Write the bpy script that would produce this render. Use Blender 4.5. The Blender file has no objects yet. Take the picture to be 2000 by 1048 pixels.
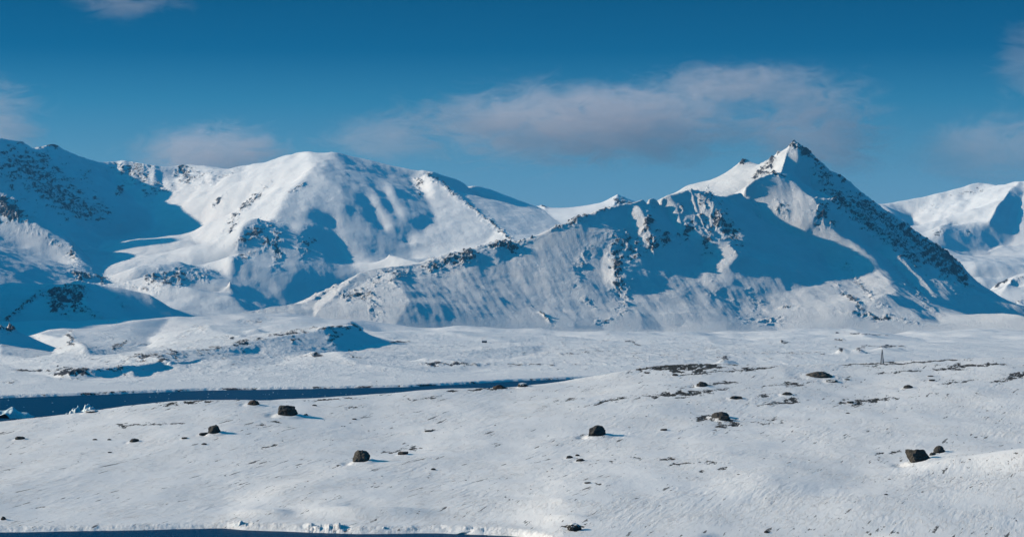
import bpy, math, random
import numpy as np
from mathutils import Vector, Matrix, noise as mn

R = math.radians
S = bpy.context.scene
COL = S.collection
# ------------------------------------------------------------------ camera, sky, sun, exposure
F, CX, HZ, H = 4705.0, 1000.0, 620.0, 40.0        # focal length and horizon in photo pixels, eye height in metres
cam = bpy.data.cameras.new('camera'); camo = bpy.data.objects.new('camera', cam); COL.objects.link(camo)
cam.sensor_width = 36; cam.lens = 36 * F / 2000; cam.shift_y = (HZ - 524) / 2000
cam.clip_start = 1; cam.clip_end = 60000
camo.location = (0, 0, H); camo.rotation_euler = (R(90), 0, 0); S.camera = camo

SUN_EL, SUN_AZ = 22.0, -86.0
w = bpy.data.worlds.new('World'); S.world = w; w.use_nodes = True
N, Lk = w.node_tree.nodes, w.node_tree.links
bg = N['Background']; bg.inputs[1].default_value = 0.1
sk = N.new('ShaderNodeTexSky'); sk.sky_type = 'NISHITA'; sk.sun_disc = False
sk.sun_elevation = R(SUN_EL); sk.sun_rotation = R(SUN_AZ)
tc = N.new('ShaderNodeTexCoord'); sx = N.new('ShaderNodeSeparateXYZ'); Lk.new(tc.outputs['Generated'], sx.inputs[0])
mr = N.new('ShaderNodeMapRange'); mr.inputs['From Min'].default_value = 0; mr.inputs['From Max'].default_value = 0.5
Lk.new(sx.outputs['Z'], mr.inputs['Value'])
rp = N.new('ShaderNodeValToRGB'); Lk.new(mr.outputs[0], rp.inputs[0])
grade = [(0.0, (.22, .40, .80)), (.047 * 2, (.180, .37, .72)), (.068 * 2, (.12, .315, .58)), (.089 * 2, (.045, .245, .47)),
         (.110 * 2, (.003, .150, .330)), (.131 * 2, (.000, .120, .262)), (.20 * 2, (.002, .19, .38)), (1.0, (.01, .45, .62))]
el = rp.color_ramp.elements
for i, (p, c) in enumerate(grade):
    e = el[i] if i < 2 else el.new(p)
    e.position = p; e.color = (*c, 1)
mx = N.new('ShaderNodeMix'); mx.data_type = 'RGBA'; mx.blend_type = 'MULTIPLY'; mx.inputs['Factor'].default_value = 1; mx.clamp_result = False
Lk.new(sk.outputs[0], mx.inputs['A']); Lk.new(rp.outputs[0], mx.inputs['B'])
sc2 = N.new('ShaderNodeMix'); sc2.data_type = 'RGBA'; sc2.blend_type = 'MULTIPLY'; sc2.inputs['Factor'].default_value = 1
sc2.inputs['B'].default_value = (1.75, 1.86, 1.84, 1)
Lk.new(mx.outputs['Result'], sc2.inputs['A']); Lk.new(sc2.outputs['Result'], bg.inputs[0])

sl = bpy.data.lights.new('sun', 'SUN'); sl.energy = 4.8; sl.angle = R(0.8); sl.color = (1, .83, .65)
so = bpy.data.objects.new('sun', sl); COL.objects.link(so)
SD = Vector((math.sin(R(SUN_AZ)) * math.cos(R(SUN_EL)), math.cos(R(SUN_AZ)) * math.cos(R(SUN_EL)), math.sin(R(SUN_EL))))
so.rotation_euler = SD.to_track_quat('Z', 'Y').to_euler(); so.location = SD * 500
vs = S.view_settings; vs.view_transform = 'Standard'; vs.look = 'None'; vs.exposure = 0; vs.gamma = 1; vs.use_curve_mapping = False
S.cycles.max_bounces = 5; S.cycles.diffuse_bounces = 0; S.cycles.volume_bounces = 3
S.cycles.volume_step_rate = 1.0; S.cycles.volume_max_steps = 96

# ------------------------------------------------------------------ helpers
def tag(o, label=None, cat=None, group=None, kind=None):
    if label: o['label'] = label
    if cat: o['category'] = cat
    if group: o['group'] = group
    if kind: o['kind'] = kind
    return o

_rng = np.random.RandomState(7); _perm = _rng.permutation(512).astype(np.int32); _perm = np.concatenate([_perm, _perm])
_ang = _rng.rand(512) * 2 * np.pi; _gx = np.cos(_ang).astype(np.float32); _gy = np.sin(_ang).astype(np.float32)
def perlin(x, y):
    xi = np.floor(x).astype(np.int32); yi = np.floor(y).astype(np.int32)
    fx = (x - xi).astype(np.float32); fy = (y - yi).astype(np.float32)
    xa = xi & 511; xb = (xi + 1) & 511; ya = yi & 511; yb = (yi + 1) & 511
    u = fx * fx * fx * (fx * (fx * 6 - 15) + 10); v = fy * fy * fy * (fy * (fy * 6 - 15) + 10)
    def g(a, b, dx, dy):
        h = _perm[_perm[a] + b] & 511
        return _gx[h] * dx + _gy[h] * dy
    a = g(xa, ya, fx, fy); b = g(xb, ya, fx - 1, fy); c = g(xa, yb, fx, fy - 1); d = g(xb, yb, fx - 1, fy - 1)
    return ((a + u * (b - a)) * (1 - v) + (c + u * (d - c)) * v) * 1.5
def fbm(x, y, o=4, gain=.5, seed=0):
    r = 0; a = 1.0; f = 1.0
    for i in range(o):
        r = r + a * perlin(x * f + 17.3 * (seed + i), y * f + 9.1 * seed + 31.7 * i); a *= gain; f *= 2.03
    return r
def ridged(x, y, o=4, gain=.5, seed=0):
    r = 0; a = 1.0; f = 1.0
    for i in range(o):
        n = 1 - np.abs(perlin(x * f + 13.1 * (seed + i), y * f + 7.7 * seed + 21.3 * i)); r = r + a * n * n; a *= gain; f *= 2.07
    return r
def sstep(a, b, x):
    t = np.clip((x - a) / (b - a), 0, 1); return t * t * (3 - 2 * t)
def blur(z, r):
    if r < 1: return z
    k = np.exp(-0.5 * (np.arange(-int(3 * r), int(3 * r) + 1) / r) ** 2); k /= k.sum(); n = len(k) // 2
    p = np.pad(z, ((n, n), (0, 0)), mode='edge'); a = sum(k[i] * p[i:i + z.shape[0]] for i in range(len(k)))
    p = np.pad(a, ((0, 0), (n, n)), mode='edge'); return sum(k[i] * p[:, i:i + z.shape[1]] for i in range(len(k)))
def zat(py, D): return H - (py - HZ) / F * D
def pos(px, py, D): return Vector(((px - CX) / F * D, D, zat(py, D)))

class Land:
    """a height field on a fan-shaped patch of ground: columns are bearings, rows are distances"""
    def __init__(s, px0, px1, nx, Ds):
        s.px = np.linspace(px0, px1, nx); s.D = np.asarray(Ds, float); s.nx, s.ny = nx, len(s.D)
        s.C = np.zeros((s.ny, nx)); s.W = np.zeros((s.ny, nx)); s.Fx = np.zeros((s.ny, nx), bool)
        s.P, s.Q = np.meshgrid(s.px, s.D); s.X = (s.P - CX) / F * s.Q
    def ij(s, px, D):
        return (np.interp(D, s.D, np.arange(s.ny)), (np.asarray(px) - s.px[0]) / (s.px[-1] - s.px[0]) * (s.nx - 1))
    def line(s, pts, wt=1.0, fix=True):
        """pts: (px, z, D) joined in ground space"""
        for a, b in zip(pts[:-1], pts[1:]):
            i0, j0 = s.ij(a[0], a[2]); i1, j1 = s.ij(b[0], b[2])
            n = int(max(abs(i1 - i0), abs(j1 - j0)) * 2) + 2; t = np.linspace(0, 1, n)
            i = np.rint(i0 + (i1 - i0) * t).astype(int); j = np.rint(j0 + (j1 - j0) * t).astype(int); z = a[1] + (b[1] - a[1]) * t
            k = (i >= 0) & (i < s.ny) & (j >= 0) & (j < s.nx)
            np.add.at(s.C, (i[k], j[k]), z[k] * wt); np.add.at(s.W, (i[k], j[k]), wt)
            if fix: s.Fx[i[k], j[k]] = True
    def row(s, r, z): s.C[r, :] = z; s.W[r, :] = 1; s.Fx[r, :] = True
    def solve(s, it=60):
        dx = (s.px[1] - s.px[0]) / F * s.D.mean(); dy = (s.D[-1] - s.D[0]) / (s.ny - 1)
        wx, wy = 1 / dx ** 2, 1 / dy ** 2; q = 2 * (wx + wy); wx /= q; wy /= q
        lv = [(s.C, s.W)]
        while min(lv[-1][0].shape) > 8:
            c, ww = lv[-1]; a, b = c.shape; pa, pb = (a + 1) // 2 * 2, (b + 1) // 2 * 2
            c = np.pad(c, ((0, pa - a), (0, pb - b))); ww = np.pad(ww, ((0, pa - a), (0, pb - b)))
            lv.append((c.reshape(pa // 2, 2, pb // 2, 2).sum((1, 3)), ww.reshape(pa // 2, 2, pb // 2, 2).sum((1, 3))))
        z = None
        for l, (c, ww) in enumerate(reversed(lv)):
            m = ww > 0; v = np.where(m, c / np.maximum(ww, 1e-9), 0)
            if z is None: z = np.full(c.shape, v[m].mean() if m.any() else 0.0)
            else:
                a, b = c.shape; yy = (np.arange(a) + .5) / 2 - .5; xx = (np.arange(b) + .5) / 2 - .5
                y0 = np.clip(np.floor(yy).astype(int), 0, z.shape[0] - 1); y1 = np.clip(y0 + 1, 0, z.shape[0] - 1); ty = np.clip(yy - y0, 0, 1)[:, None]
                x0 = np.clip(np.floor(xx).astype(int), 0, z.shape[1] - 1); x1 = np.clip(x0 + 1, 0, z.shape[1] - 1); tx = np.clip(xx - x0, 0, 1)[None]
                z = (z[y0][:, x0] * (1 - tx) + z[y0][:, x1] * tx) * (1 - ty) + (z[y1][:, x0] * (1 - tx) + z[y1][:, x1] * tx) * ty
            z = np.where(m, v, z)
            n = it if z.size > 60000 else (it * 2 if z.size > 5000 else 300)
            for _ in range(n):
                p = np.pad(z, 1, mode='edge')
                z = np.where(m, v, wx * (p[1:-1, :-2] + p[1:-1, 2:]) + wy * (p[:-2, 1:-1] + p[2:, 1:-1]))
        s.z = z; return z
    def lean(s, polys, default=None, soft=2.0, passes=2, ratio=6.0, reach=0):
        """tilt parts of the face sideways: polys = (outline, slope across, nearest, farthest distance); crest and foot stay put"""
        cd = interp(s.cd, s.px)[None, :]
        for _ in range(passes):
            PY, P, Q = s.py(), s.P, s.Q; dX = (s.px[1] - s.px[0]) / F * Q; dY = (s.D[-1] - s.D[0]) / (s.ny - 1)
            g0 = np.gradient(s.z, axis=1) / dX; g = g0.copy(); front = Q < cd + 5
            if default is not None: g = np.where(front, default(P, PY, g0), g)
            for poly, val, *rg in polys:
                a, b = rg if rg else (0, 1e9); xs = [q[0] for q in poly]; ys = [q[1] for q in poly]
                box = (P >= min(xs)) & (P <= max(xs)) & (PY >= min(ys)) & (PY <= max(ys)) & (Q >= a) & (Q <= b) & (Q < cd + 5)
                ii, jj = np.nonzero(box)
                if len(ii) == 0: continue
                X_, Y_ = P[ii, jj], PY[ii, jj]; ins = np.zeros(len(ii), bool); n = len(poly)
                for k in range(n):
                    (x1, y1), (x2, y2) = poly[k], poly[(k + 1) % n]
                    if y1 == y2: continue
                    c = ((y1 > Y_) != (y2 > Y_)) & (X_ < (x2 - x1) * (Y_ - y1) / (y2 - y1) + x1); ins ^= c
                v = val(P, PY, g0)[ii, jj] if callable(val) else val
                g[ii[ins], jj[ins]] = v[ins] if callable(val) else v
            d = blur(g - g0, soft) * dX            # wanted change of height per column step
            src = np.zeros_like(d); src[:, 1:] += d[:, :-1]; src[:, :-1] -= d[:, :-1]   # divergence
            wx, wy = ratio, (dX.mean() / dY) ** 2; q = 2 * (wx + wy); lam0 = wx / reach ** 2 if reach else 0
            lv = [(src * wx, s.Fx)]
            while min(lv[-1][0].shape) > 16:
                f, m = lv[-1]; a, b = f.shape; pa, pb = (a + 1) // 2 * 2, (b + 1) // 2 * 2
                f = np.pad(f, ((0, pa - a), (0, pb - b))); m = np.pad(m, ((0, pa - a), (0, pb - b)))
                lv.append((f.reshape(pa // 2, 2, pb // 2, 2).sum((1, 3)), m.reshape(pa // 2, 2, pb // 2, 2).any((1, 3))))
            u = None
            for li, (f, m) in enumerate(reversed(lv)):
                lam = lam0 * 4 ** (len(lv) - 1 - li)
                if u is None: u = np.zeros(f.shape)
                else:
                    a, b = f.shape; yy = (np.arange(a) + .5) / 2 - .5; xx = (np.arange(b) + .5) / 2 - .5
                    y0 = np.clip(np.floor(yy).astype(int), 0, u.shape[0] - 1); y1 = np.clip(y0 + 1, 0, u.shape[0] - 1); ty = np.clip(yy - y0, 0, 1)[:, None]
                    x0 = np.clip(np.floor(xx).astype(int), 0, u.shape[1] - 1); x1 = np.clip(x0 + 1, 0, u.shape[1] - 1); tx = np.clip(xx - x0, 0, 1)[None]
                    u = (u[y0][:, x0] * (1 - tx) + u[y0][:, x1] * tx) * (1 - ty) + (u[y1][:, x0] * (1 - tx) + u[y1][:, x1] * tx) * ty
                for _k in range(60 if u.size > 60000 else 300):
                    pz = np.pad(u, 1, mode='edge')
                    u = np.where(m, 0, (wx * (pz[1:-1, :-2] + pz[1:-1, 2:]) + wy * (pz[:-2, 1:-1] + pz[2:, 1:-1]) + f) / (q + lam))
            s.z = s.z + u
    def py(s): return HZ + (H - s.z) * F / s.Q
    def spots(s, lst):
        """painted bare-ground weights: (px, py, rx, ry, angle in degrees, strength)"""
        PY = s.py(); P = s.P; o = np.zeros_like(s.z)
        w1 = fbm(P / 22, PY / 7, 4, .6, 71) * .75; w2 = fbm(P / 22, PY / 7, 4, .6, 75) * .9
        for (x, y, rx, ry, an, st) in lst:
            c, sn = math.cos(R(an)), math.sin(R(an)); dx = P - x; dy = -(PY - y)
            u = (dx * c + dy * sn) / rx + w1; v = (-dx * sn + dy * c) / ry + w2
            o = np.maximum(o, st * np.exp(-(u * u + v * v) * 1.1))
        return o
    def mesh(s, name, mat, attrs=None):
        z = s.z; n = z.size; co = np.empty((n, 3), np.float32); co[:, 0] = s.X.ravel(); co[:, 1] = s.Q.ravel(); co[:, 2] = z.ravel()
        idx = np.arange(n).reshape(z.shape); f = np.stack([idx[:-1, :-1], idx[:-1, 1:], idx[1:, 1:], idx[1:, :-1]], -1).reshape(-1, 4)
        me = bpy.data.meshes.new(name); me.vertices.add(n); me.vertices.foreach_set('co', co.ravel())
        me.loops.add(f.size); me.loops.foreach_set('vertex_index', f.ravel().astype(np.int32))
        me.polygons.add(len(f)); me.polygons.foreach_set('loop_start', np.arange(0, f.size, 4, dtype=np.int32))
        me.polygons.foreach_set('loop_total', np.full(len(f), 4, np.int32)); me.update(); me.validate()
        me.polygons.foreach_set('use_smooth', np.ones(len(f), bool))
        for k, v in (attrs or {}).items():
            at = me.attributes.new(k, 'FLOAT', 'POINT'); at.data.foreach_set('value', v.astype(np.float32).ravel())
        me.materials.append(mat); o = bpy.data.objects.new(name, me); COL.objects.link(o); return o
    def hit(s, px, py):
        """ground point seen at bearing px and height py: nearest distance where the land rises to it"""
        j = int(round((px - s.px[0]) / (s.px[-1] - s.px[0]) * (s.nx - 1))); col = HZ + (H - s.z[:, j]) * F / s.D
        k = np.argmax(col <= py); 
        if col[k] > py: k = int(np.argmin(col))
        return Vector(((px - CX) / F * s.D[k], s.D[k], s.z[k, j]))

# ------------------------------------------------------------------ materials
class M:
    def __init__(s, name):
        s.m = bpy.data.materials.new(name); s.m.use_nodes = True; s.n = s.m.node_tree.nodes; s.l = s.m.node_tree.links; s.b = s.n['Principled BSDF']
        s.tc = s.n.new('ShaderNodeTexCoord')
    def noise(s, scale, detail=4, rough=.55, vec=None, dist=0.0):
        t = s.n.new('ShaderNodeTexNoise'); t.inputs['Scale'].default_value = scale; t.inputs['Detail'].default_value = detail
        t.inputs['Roughness'].default_value = rough; t.inputs['Distortion'].default_value = dist
        s.l.new(vec or s.tc.outputs['Object'], t.inputs['Vector']); return t.outputs['Fac']
    def mapping(s, scale=(1, 1, 1), rot=(0, 0, 0)):
        r = s.n.new('ShaderNodeMapping'); r.inputs['Rotation'].default_value = rot; s.l.new(s.tc.outputs['Object'], r.inputs[0])
        t = s.n.new('ShaderNodeMapping'); t.inputs['Scale'].default_value = scale; s.l.new(r.outputs[0], t.inputs[0]); return t.outputs[0]
    def rng(s, v, a, b, c=0., d=1.):
        t = s.n.new('ShaderNodeMapRange'); t.inputs['From Min'].default_value = a; t.inputs['From Max'].default_value = b
        t.inputs['To Min'].default_value = c; t.inputs['To Max'].default_value = d; s.l.new(v, t.inputs['Value']); return t.outputs[0]
    def math(s, op, a, b):
        t = s.n.new('ShaderNodeMath'); t.operation = op
        for i, v in enumerate((a, b)):
            if isinstance(v, (int, float)): t.inputs[i].default_value = v
            else: s.l.new(v, t.inputs[i])
        return t.outputs[0]
    def mix(s, f, a, b):
        t = s.n.new('ShaderNodeMix'); t.data_type = 'RGBA'; s.l.new(f, t.inputs['Factor'])
        for k, v in (('A', a), ('B', b)):
            if isinstance(v, tuple): t.inputs[k].default_value = (*v, 1)
            else: s.l.new(v, t.inputs[k])
        return t.outputs['Result']
    def bump(s, h, strength, dist, prev=None):
        t = s.n.new('ShaderNodeBump'); t.inputs['Strength'].default_value = strength; t.inputs['Distance'].default_value = dist
        s.l.new(h, t.inputs['Height'])
        if prev is not None: s.l.new(prev, t.inputs['Normal'])
        return t.outputs['Normal']
    def attr(s, name):
        t = s.n.new('ShaderNodeAttribute'); t.attribute_name = name; return t.outputs['Fac']

def snow_mountain(name, unit=1.0, ripple=1.0, rockcol=(.040, .040, .046)):
    m = M(name); rock = m.attr('rock')
    # patchy mask: painted rock zones broken up by noise
    a = m.noise(.10 / unit, 7, .78, m.mapping((1.25, .8, .62)), .4); bnoise = m.noise(.42 / unit, 5, .75)
    k = m.math('ADD', m.math('MULTIPLY', a, .6), m.math('MULTIPLY', bnoise, .4))
    thr = m.math('ADD', k, m.math('MULTIPLY', rock, .30))
    mask = m.rng(thr, .675, .70)
    rc = m.mix(m.rng(m.noise(.25 / unit, 5, .7), .35, .65), rockcol, tuple(c * 2.3 for c in rockcol))
    sn = m.mix(m.rng(m.noise(.02 / unit, 3), .3, .7), (.80, .80, .81), (.86, .86, .865))
    m.l.new(m.mix(mask, sn, rc), m.b.inputs['Base Color'])
    m.b.inputs['Roughness'].default_value = .75; m.b.inputs['Specular IOR Level'].default_value = .25
    # wind crust: wavy stretched ripples
    v = m.mapping((.20 / unit, .07 / unit, .20 / unit), (0, 0, R(18)))
    r1 = m.noise(1.0, 3, .6, v, 2.2)
    ab = m.math('ABSOLUTE', m.math('SUBTRACT', r1, .5), 0)
    n = m.bump(m.rng(ab, 0, .16, 1, 0), .8 * ripple, .9 * unit)
    n = m.bump(m.noise(.5 / unit, 4, .65), .35 * ripple, .5 * unit, n)
    n2 = m.bump(m.math('MULTIPLY', m.noise(.3 / unit, 6, .75), mask), 1.0, 4.0 * unit, n)
    m.l.new(n2, m.b.inputs['Normal'])
    return m.m

def rock_mat(name, c1, c2, snowy=0.0, scale=1.0, lichen=None):
    m = M(name); a = m.noise(1.1 * scale, 8, .7)
    c = m.mix(m.rng(a, .35, .68), c1, c2)
    if lichen: c = m.mix(m.rng(m.noise(1.7 * scale, 6, .75), .57, .66), c, lichen)
    if snowy > 0:
        g = m.n.new('ShaderNodeNewGeometry'); sp = m.n.new('ShaderNodeSeparateXYZ'); m.l.new(g.outputs['Normal'], sp.inputs[0])
        f = m.rng(m.math('ADD', sp.outputs['Z'], m.math('MULTIPLY', m.noise(2.5 * scale, 5, .7), .7)), 1.42 - snowy, 1.5 - snowy)
        c = m.mix(f, c, (.82, .82, .83))
    m.l.new(c, m.b.inputs['Base Color']); m.b.inputs['Roughness'].default_value = .85
    m.l.new(m.bump(m.noise(2.6 * scale, 8, .75), .8, .22 / scale), m.b.inputs['Normal']); return m.m

MAT_RIGHT = snow_mountain('snow_right', 1.0, 1.0)
MAT_LEFT = snow_mountain('snow_left', 1.4, .45)
MAT_FAR = snow_mountain('snow_far', 1.8, .35)

# ------------------------------------------------------------------ mountain builder
def interp(pts, x): return np.interp(x, [p[0] for p in pts], [p[1] for p in pts])
class Mountain(Land):
    def __init__(s, crest, foot, px0, px1, nx, D0, D1, ny, p=.85):
        super().__init__(px0, px1, nx, np.linspace(D0, D1, ny)); s.cr, s.ft, s.p = crest, foot, p
        s.cy = [(c[0], c[1]) for c in crest]; s.cd = [(c[0], c[2]) for c in crest]; s.fy = [(c[0], c[1]) for c in foot]; s.fd = [(c[0], c[2]) for c in foot]
    def depth(s, px, py):
        pc, pf, dc, df = interp(s.cy, px), interp(s.fy, px), interp(s.cd, px), interp(s.fd, px)
        t = min(max((pf - py) / max(pf - pc, 1e-3), 0), 1.15); return df + (dc - df) * t ** s.p
    def rib(s, pts, off=0., wt=1.0):
        """pts: (px, py[, offset]) on the face, offset in metres from the mean face (negative: nearer)"""
        q = []
        for p in pts:
            o = p[2] if len(p) > 2 else off; D = s.depth(p[0], p[1]) + o; q.append((p[0], zat(p[1], D), D))
        s.line(q, wt, fix=False)
    def ridge(s, pts, wt=1.0): s.line([(p[0], zat(p[1], p[2]), p[2]) for p in pts], wt)
    def border(s, near, far):
        s.row(0, near); s.row(-1, far)
        s.ridge(s.cr); s.ridge(s.ft)

# ------------------------------------------------------------------ the right-hand mountain
def finish(L, name, mat, label, cat, soft, rocks, amp=1.0, seed=0, flute=1.0, rough=1.0, polys=None, default=None, lsoft=1.5, cap=False):
    z = L.solve(); z = blur(z, soft); L.z = z
    if polys: L.lean(polys, default, lsoft)
    z = L.z
    X, Y = L.X, L.Q
    rk = np.clip(L.spots(rocks), 0, 1.2)
    up = sstep(zat(L.fy[0][1], 4000) * 0 + 12, 60, z)
    z = z + amp * up * (fbm(X / 150, Y / 150, 3, .5, seed) * 5 + flute * fbm(X / 34 + Y / 160, Y / 200, 3, .55, seed + 3) * .9 + fbm(X / 22, Y / 22, 3, .5, seed + 5) * .5)
    rr = ridged(X / 30 + fbm(X / 60, Y / 60, 2, .5, 4) * .6, Y / 40, 5, .58, seed + 9) - 1.0
    z = z + rough * np.clip(rk, 0, 1) * rr * 9.0
    if cap: z = np.minimum(z, H - (blur(interp(L.cy, L.px)[None, :], 3)[:1] - 1.5 - HZ) / F * L.Q)
    L.z = z
    o = L.mesh(name, mat, {'rock': rk}); tag(o, label, cat, kind='structure'); return o

crest = [(430, 622, 4220), (470, 608, 4240), (540, 594, 4270), (600, 586, 4310), (640, 566, 4350), (700, 537, 4400), (760, 521, 4430), (830, 513, 4460), (880, 497, 4480),
         (930, 487, 4500), (960, 473, 4510), (985, 466, 4515), (1010, 477, 4520), (1040, 460, 4530), (1100, 437, 4555), (1150, 420, 4580), (1200, 405, 4610),
         (1235, 396, 4630), (1255, 388, 4640), (1295, 386, 4650), (1330, 376, 4655), (1350, 371, 4655), (1375, 372, 4680), (1410, 384, 4720), (1440, 376, 4740),
         (1465, 360, 4760), (1490, 345, 4770), (1512, 340, 4790), (1527, 332, 4850), (1536, 300, 4960), (1543, 284, 4985), (1552, 279, 4990), (1563, 284, 4995), (1575, 295, 5000),
         (1600, 320, 5010), (1640, 341, 5030), (1660, 355, 5040), (1700, 388, 5050), (1750, 424, 5060), (1800, 457, 5060), (1850, 494, 5050), (1875, 516, 5040),
         (1900, 548, 5010), (1930, 574, 4950), (1960, 592, 4900), (2000, 606, 4850), (2080, 618, 4800), (2250, 622, 4780)]
foot = [(450, 640, 4150), (560, 645, 4120), (700, 655, 4080), (800, 661, 4050), (1000, 664, 4050), (1200, 660, 4050), (1400, 655, 4060), (1600, 655, 4070),
        (1750, 655, 4080), (1900, 653, 4080), (2000, 649, 4060), (2250, 652, 4020)]
shift = lambda L: [(p[0], p[1], p[2] + .47 * (min(p[0], 1600) - 1000)) for p in L]     # the range recedes to the right
crest, foot = shift(crest), shift(foot)
m1 = Mountain(crest, foot, 430, 2240, 1250, 3700, 6100, 1000, p=.74)
m1.border(2, 20); m1.line([(431, -5, 3650), (431, -5, 6100)])
m1.ridge(shift([(1255, 420, 5500), (1270, 396, 5330), (1300, 382, 5290), (1340, 362, 5250), (1375, 353, 5220), (1400, 352, 5210), (1430, 334, 5180), (1448, 317, 5160), (1455, 313, 5155), (1470, 319, 5140),
          (1492, 326, 5100), (1503, 316, 5070), (1522, 300, 5020), (1543, 284, 4985)]))
m1.ridge(shift([(1235, 440, 4850), (1300, 425, 4830), (1350, 405, 4840), (1400, 398, 4900), (1440, 390, 4930), (1470, 372, 4950), (1500, 350, 4960)]))   # dip behind the front crest
m1.ridge(shift([(1100, 455, 4800), (1000, 500, 4750)]))
m1.ridge([(1740, 450, 5560), (1800, 485, 5540), (1850, 522, 5500), (1880, 550, 5480), (1905, 580, 5450), (1960, 612, 5400), (2000, 620, 5350), (2080, 630, 5320), (2240, 640, 5300)])
m1.ridge([(1770, 470, 5130), (1830, 522, 5080), (1880, 562, 5030), (1930, 600, 4980), (2000, 621, 4900), (2100, 630, 4850), (2240, 634, 4850)])
m1.ridge([(1900, 600, 5650), (1990, 622, 5620), (2240, 636, 5600)])
m1.ridge([(1930, 596, 5110), (2000, 612, 5080), (2100, 622, 5050), (2240, 628, 5040)])
m1.ridge([(1740, 600, 5950), (2240, 640, 5950)])
# buttress below the knoll, lit from the left
K = [(1512, 340, 0), (1530, 352, -40), (1560, 372, -80), (1590, 394, -120), (1604, 415, -140), (1618, 440, -155), (1655, 475, -150), (1700, 520, -140), (1755, 570, -110), (1800, 605, -60)]
m1.rib(K)
m1.rib([(1512, 340, 0), (1522, 380, -55), (1535, 420, -60), (1565, 455, -70), (1612, 495, -75), (1640, 545, -80), (1680, 600, -60)])
# gully left of the buttress, rim of the big shadowed bowl
m1.rib([(1425, 384, 50), (1455, 410, 75), (1490, 445, 75), (1530, 474, 40), (1560, 492, 0), (1600, 516, -45)])
m1.rib([(1490, 350, 10), (1478, 382, 0), (1495, 425, 10)])
# rocky ribs B
m1.rib([(1350, 371, 0), (1372, 400, -60), (1392, 430, -110), (1410, 455, -130), (1390, 482, -150), (1400, 510, -135), (1430, 560, -70)])
m1.rib([(1385, 373, 0), (1402, 402, -20), (1430, 440, -35), (1455, 470, -45), (1480, 500, -50)])
m1.rib([(1320, 384, 0), (1333, 415, -35), (1350, 448, -45), (1372, 480, -60), (1385, 495, -65)])
m1.rib([(1345, 385, 20), (1362, 425, 10), (1388, 465, -5)])
# apron below the bowl
m1.rib([(1440, 478, -80), (1500, 500, -80), (1560, 520, -80), (1612, 535, -80)]); m1.rib([(1420, 560, -90), (1500, 575, -100), (1600, 590, -100)])

# bowl A with its rocky left rib
m1.rib([(1275, 390, 40), (1290, 425, 60), (1320, 462, 50), (1342, 482, 10)])
m1.rib([(1262, 405, 40), (1270, 450, 70), (1275, 495, 60), (1268, 530, 0)])
m1.rib([(1236, 396, 0), (1250, 425, -25), (1268, 455, -40), (1278, 475, -40)])
m1.rib([(1180, 415, 0), (1188, 450, -15), (1198, 490, -35), (1206, 530, -50), (1212, 556, -50), (1240, 600, -35), (1262, 640, -15)])
m1.rib([(1225, 560, -60), (1270, 560, -60), (1310, 552, -65), (1345, 520, -70), (1375, 492, -75)])
m1.rib([(1300, 590, -75), (1360, 580, -85), (1330, 625, -40)])
m1.rib([(1040, 470, 10), (1070, 540, 10), (1100, 610, 4)])
m1.rib([(985, 466, 0), (975, 485, -40), (960, 510, -40), (940, 560, -20)])
m1.rib([(1008, 478, 0), (1015, 500, 12), (1010, 550, 4)])
m1.rib([(700, 537, 0), (668, 575, -30), (640, 612, -30), (620, 640, -10)])
m1.rib([(760, 521, 0), (780, 570, -10), (790, 620, -10)])
# summit rib, lit crest with shaded rock face beyond it
m1.ridge([(1552, 279, 5244), (1566, 300, 5222), (1580, 335, 5182), (1584, 360, 5157), (1592, 385, 5132), (1628, 400, 5092), (1665, 425, 5037), (1700, 450, 4982), (1735, 478, 4922), (1780, 530, 4822),
          (1830, 580, 4712), (1880, 612, 4622), (1930, 629, 4552), (2000, 638, 4492), (2120, 644, 4402), (2240, 648, 4352)])
m1.line([(a, zat(b, c), c) for a, b, c in [(1598, 400, 5132), (1625, 425, 5082), (1660, 452, 5012), (1700, 480, 4932), (1730, 515, 4842), (1770, 570, 4702), (1810, 610, 4602)]], fix=False)
m1.rib([(1527, 332, 0), (1545, 345, -30), (1570, 358, -60)])
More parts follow.
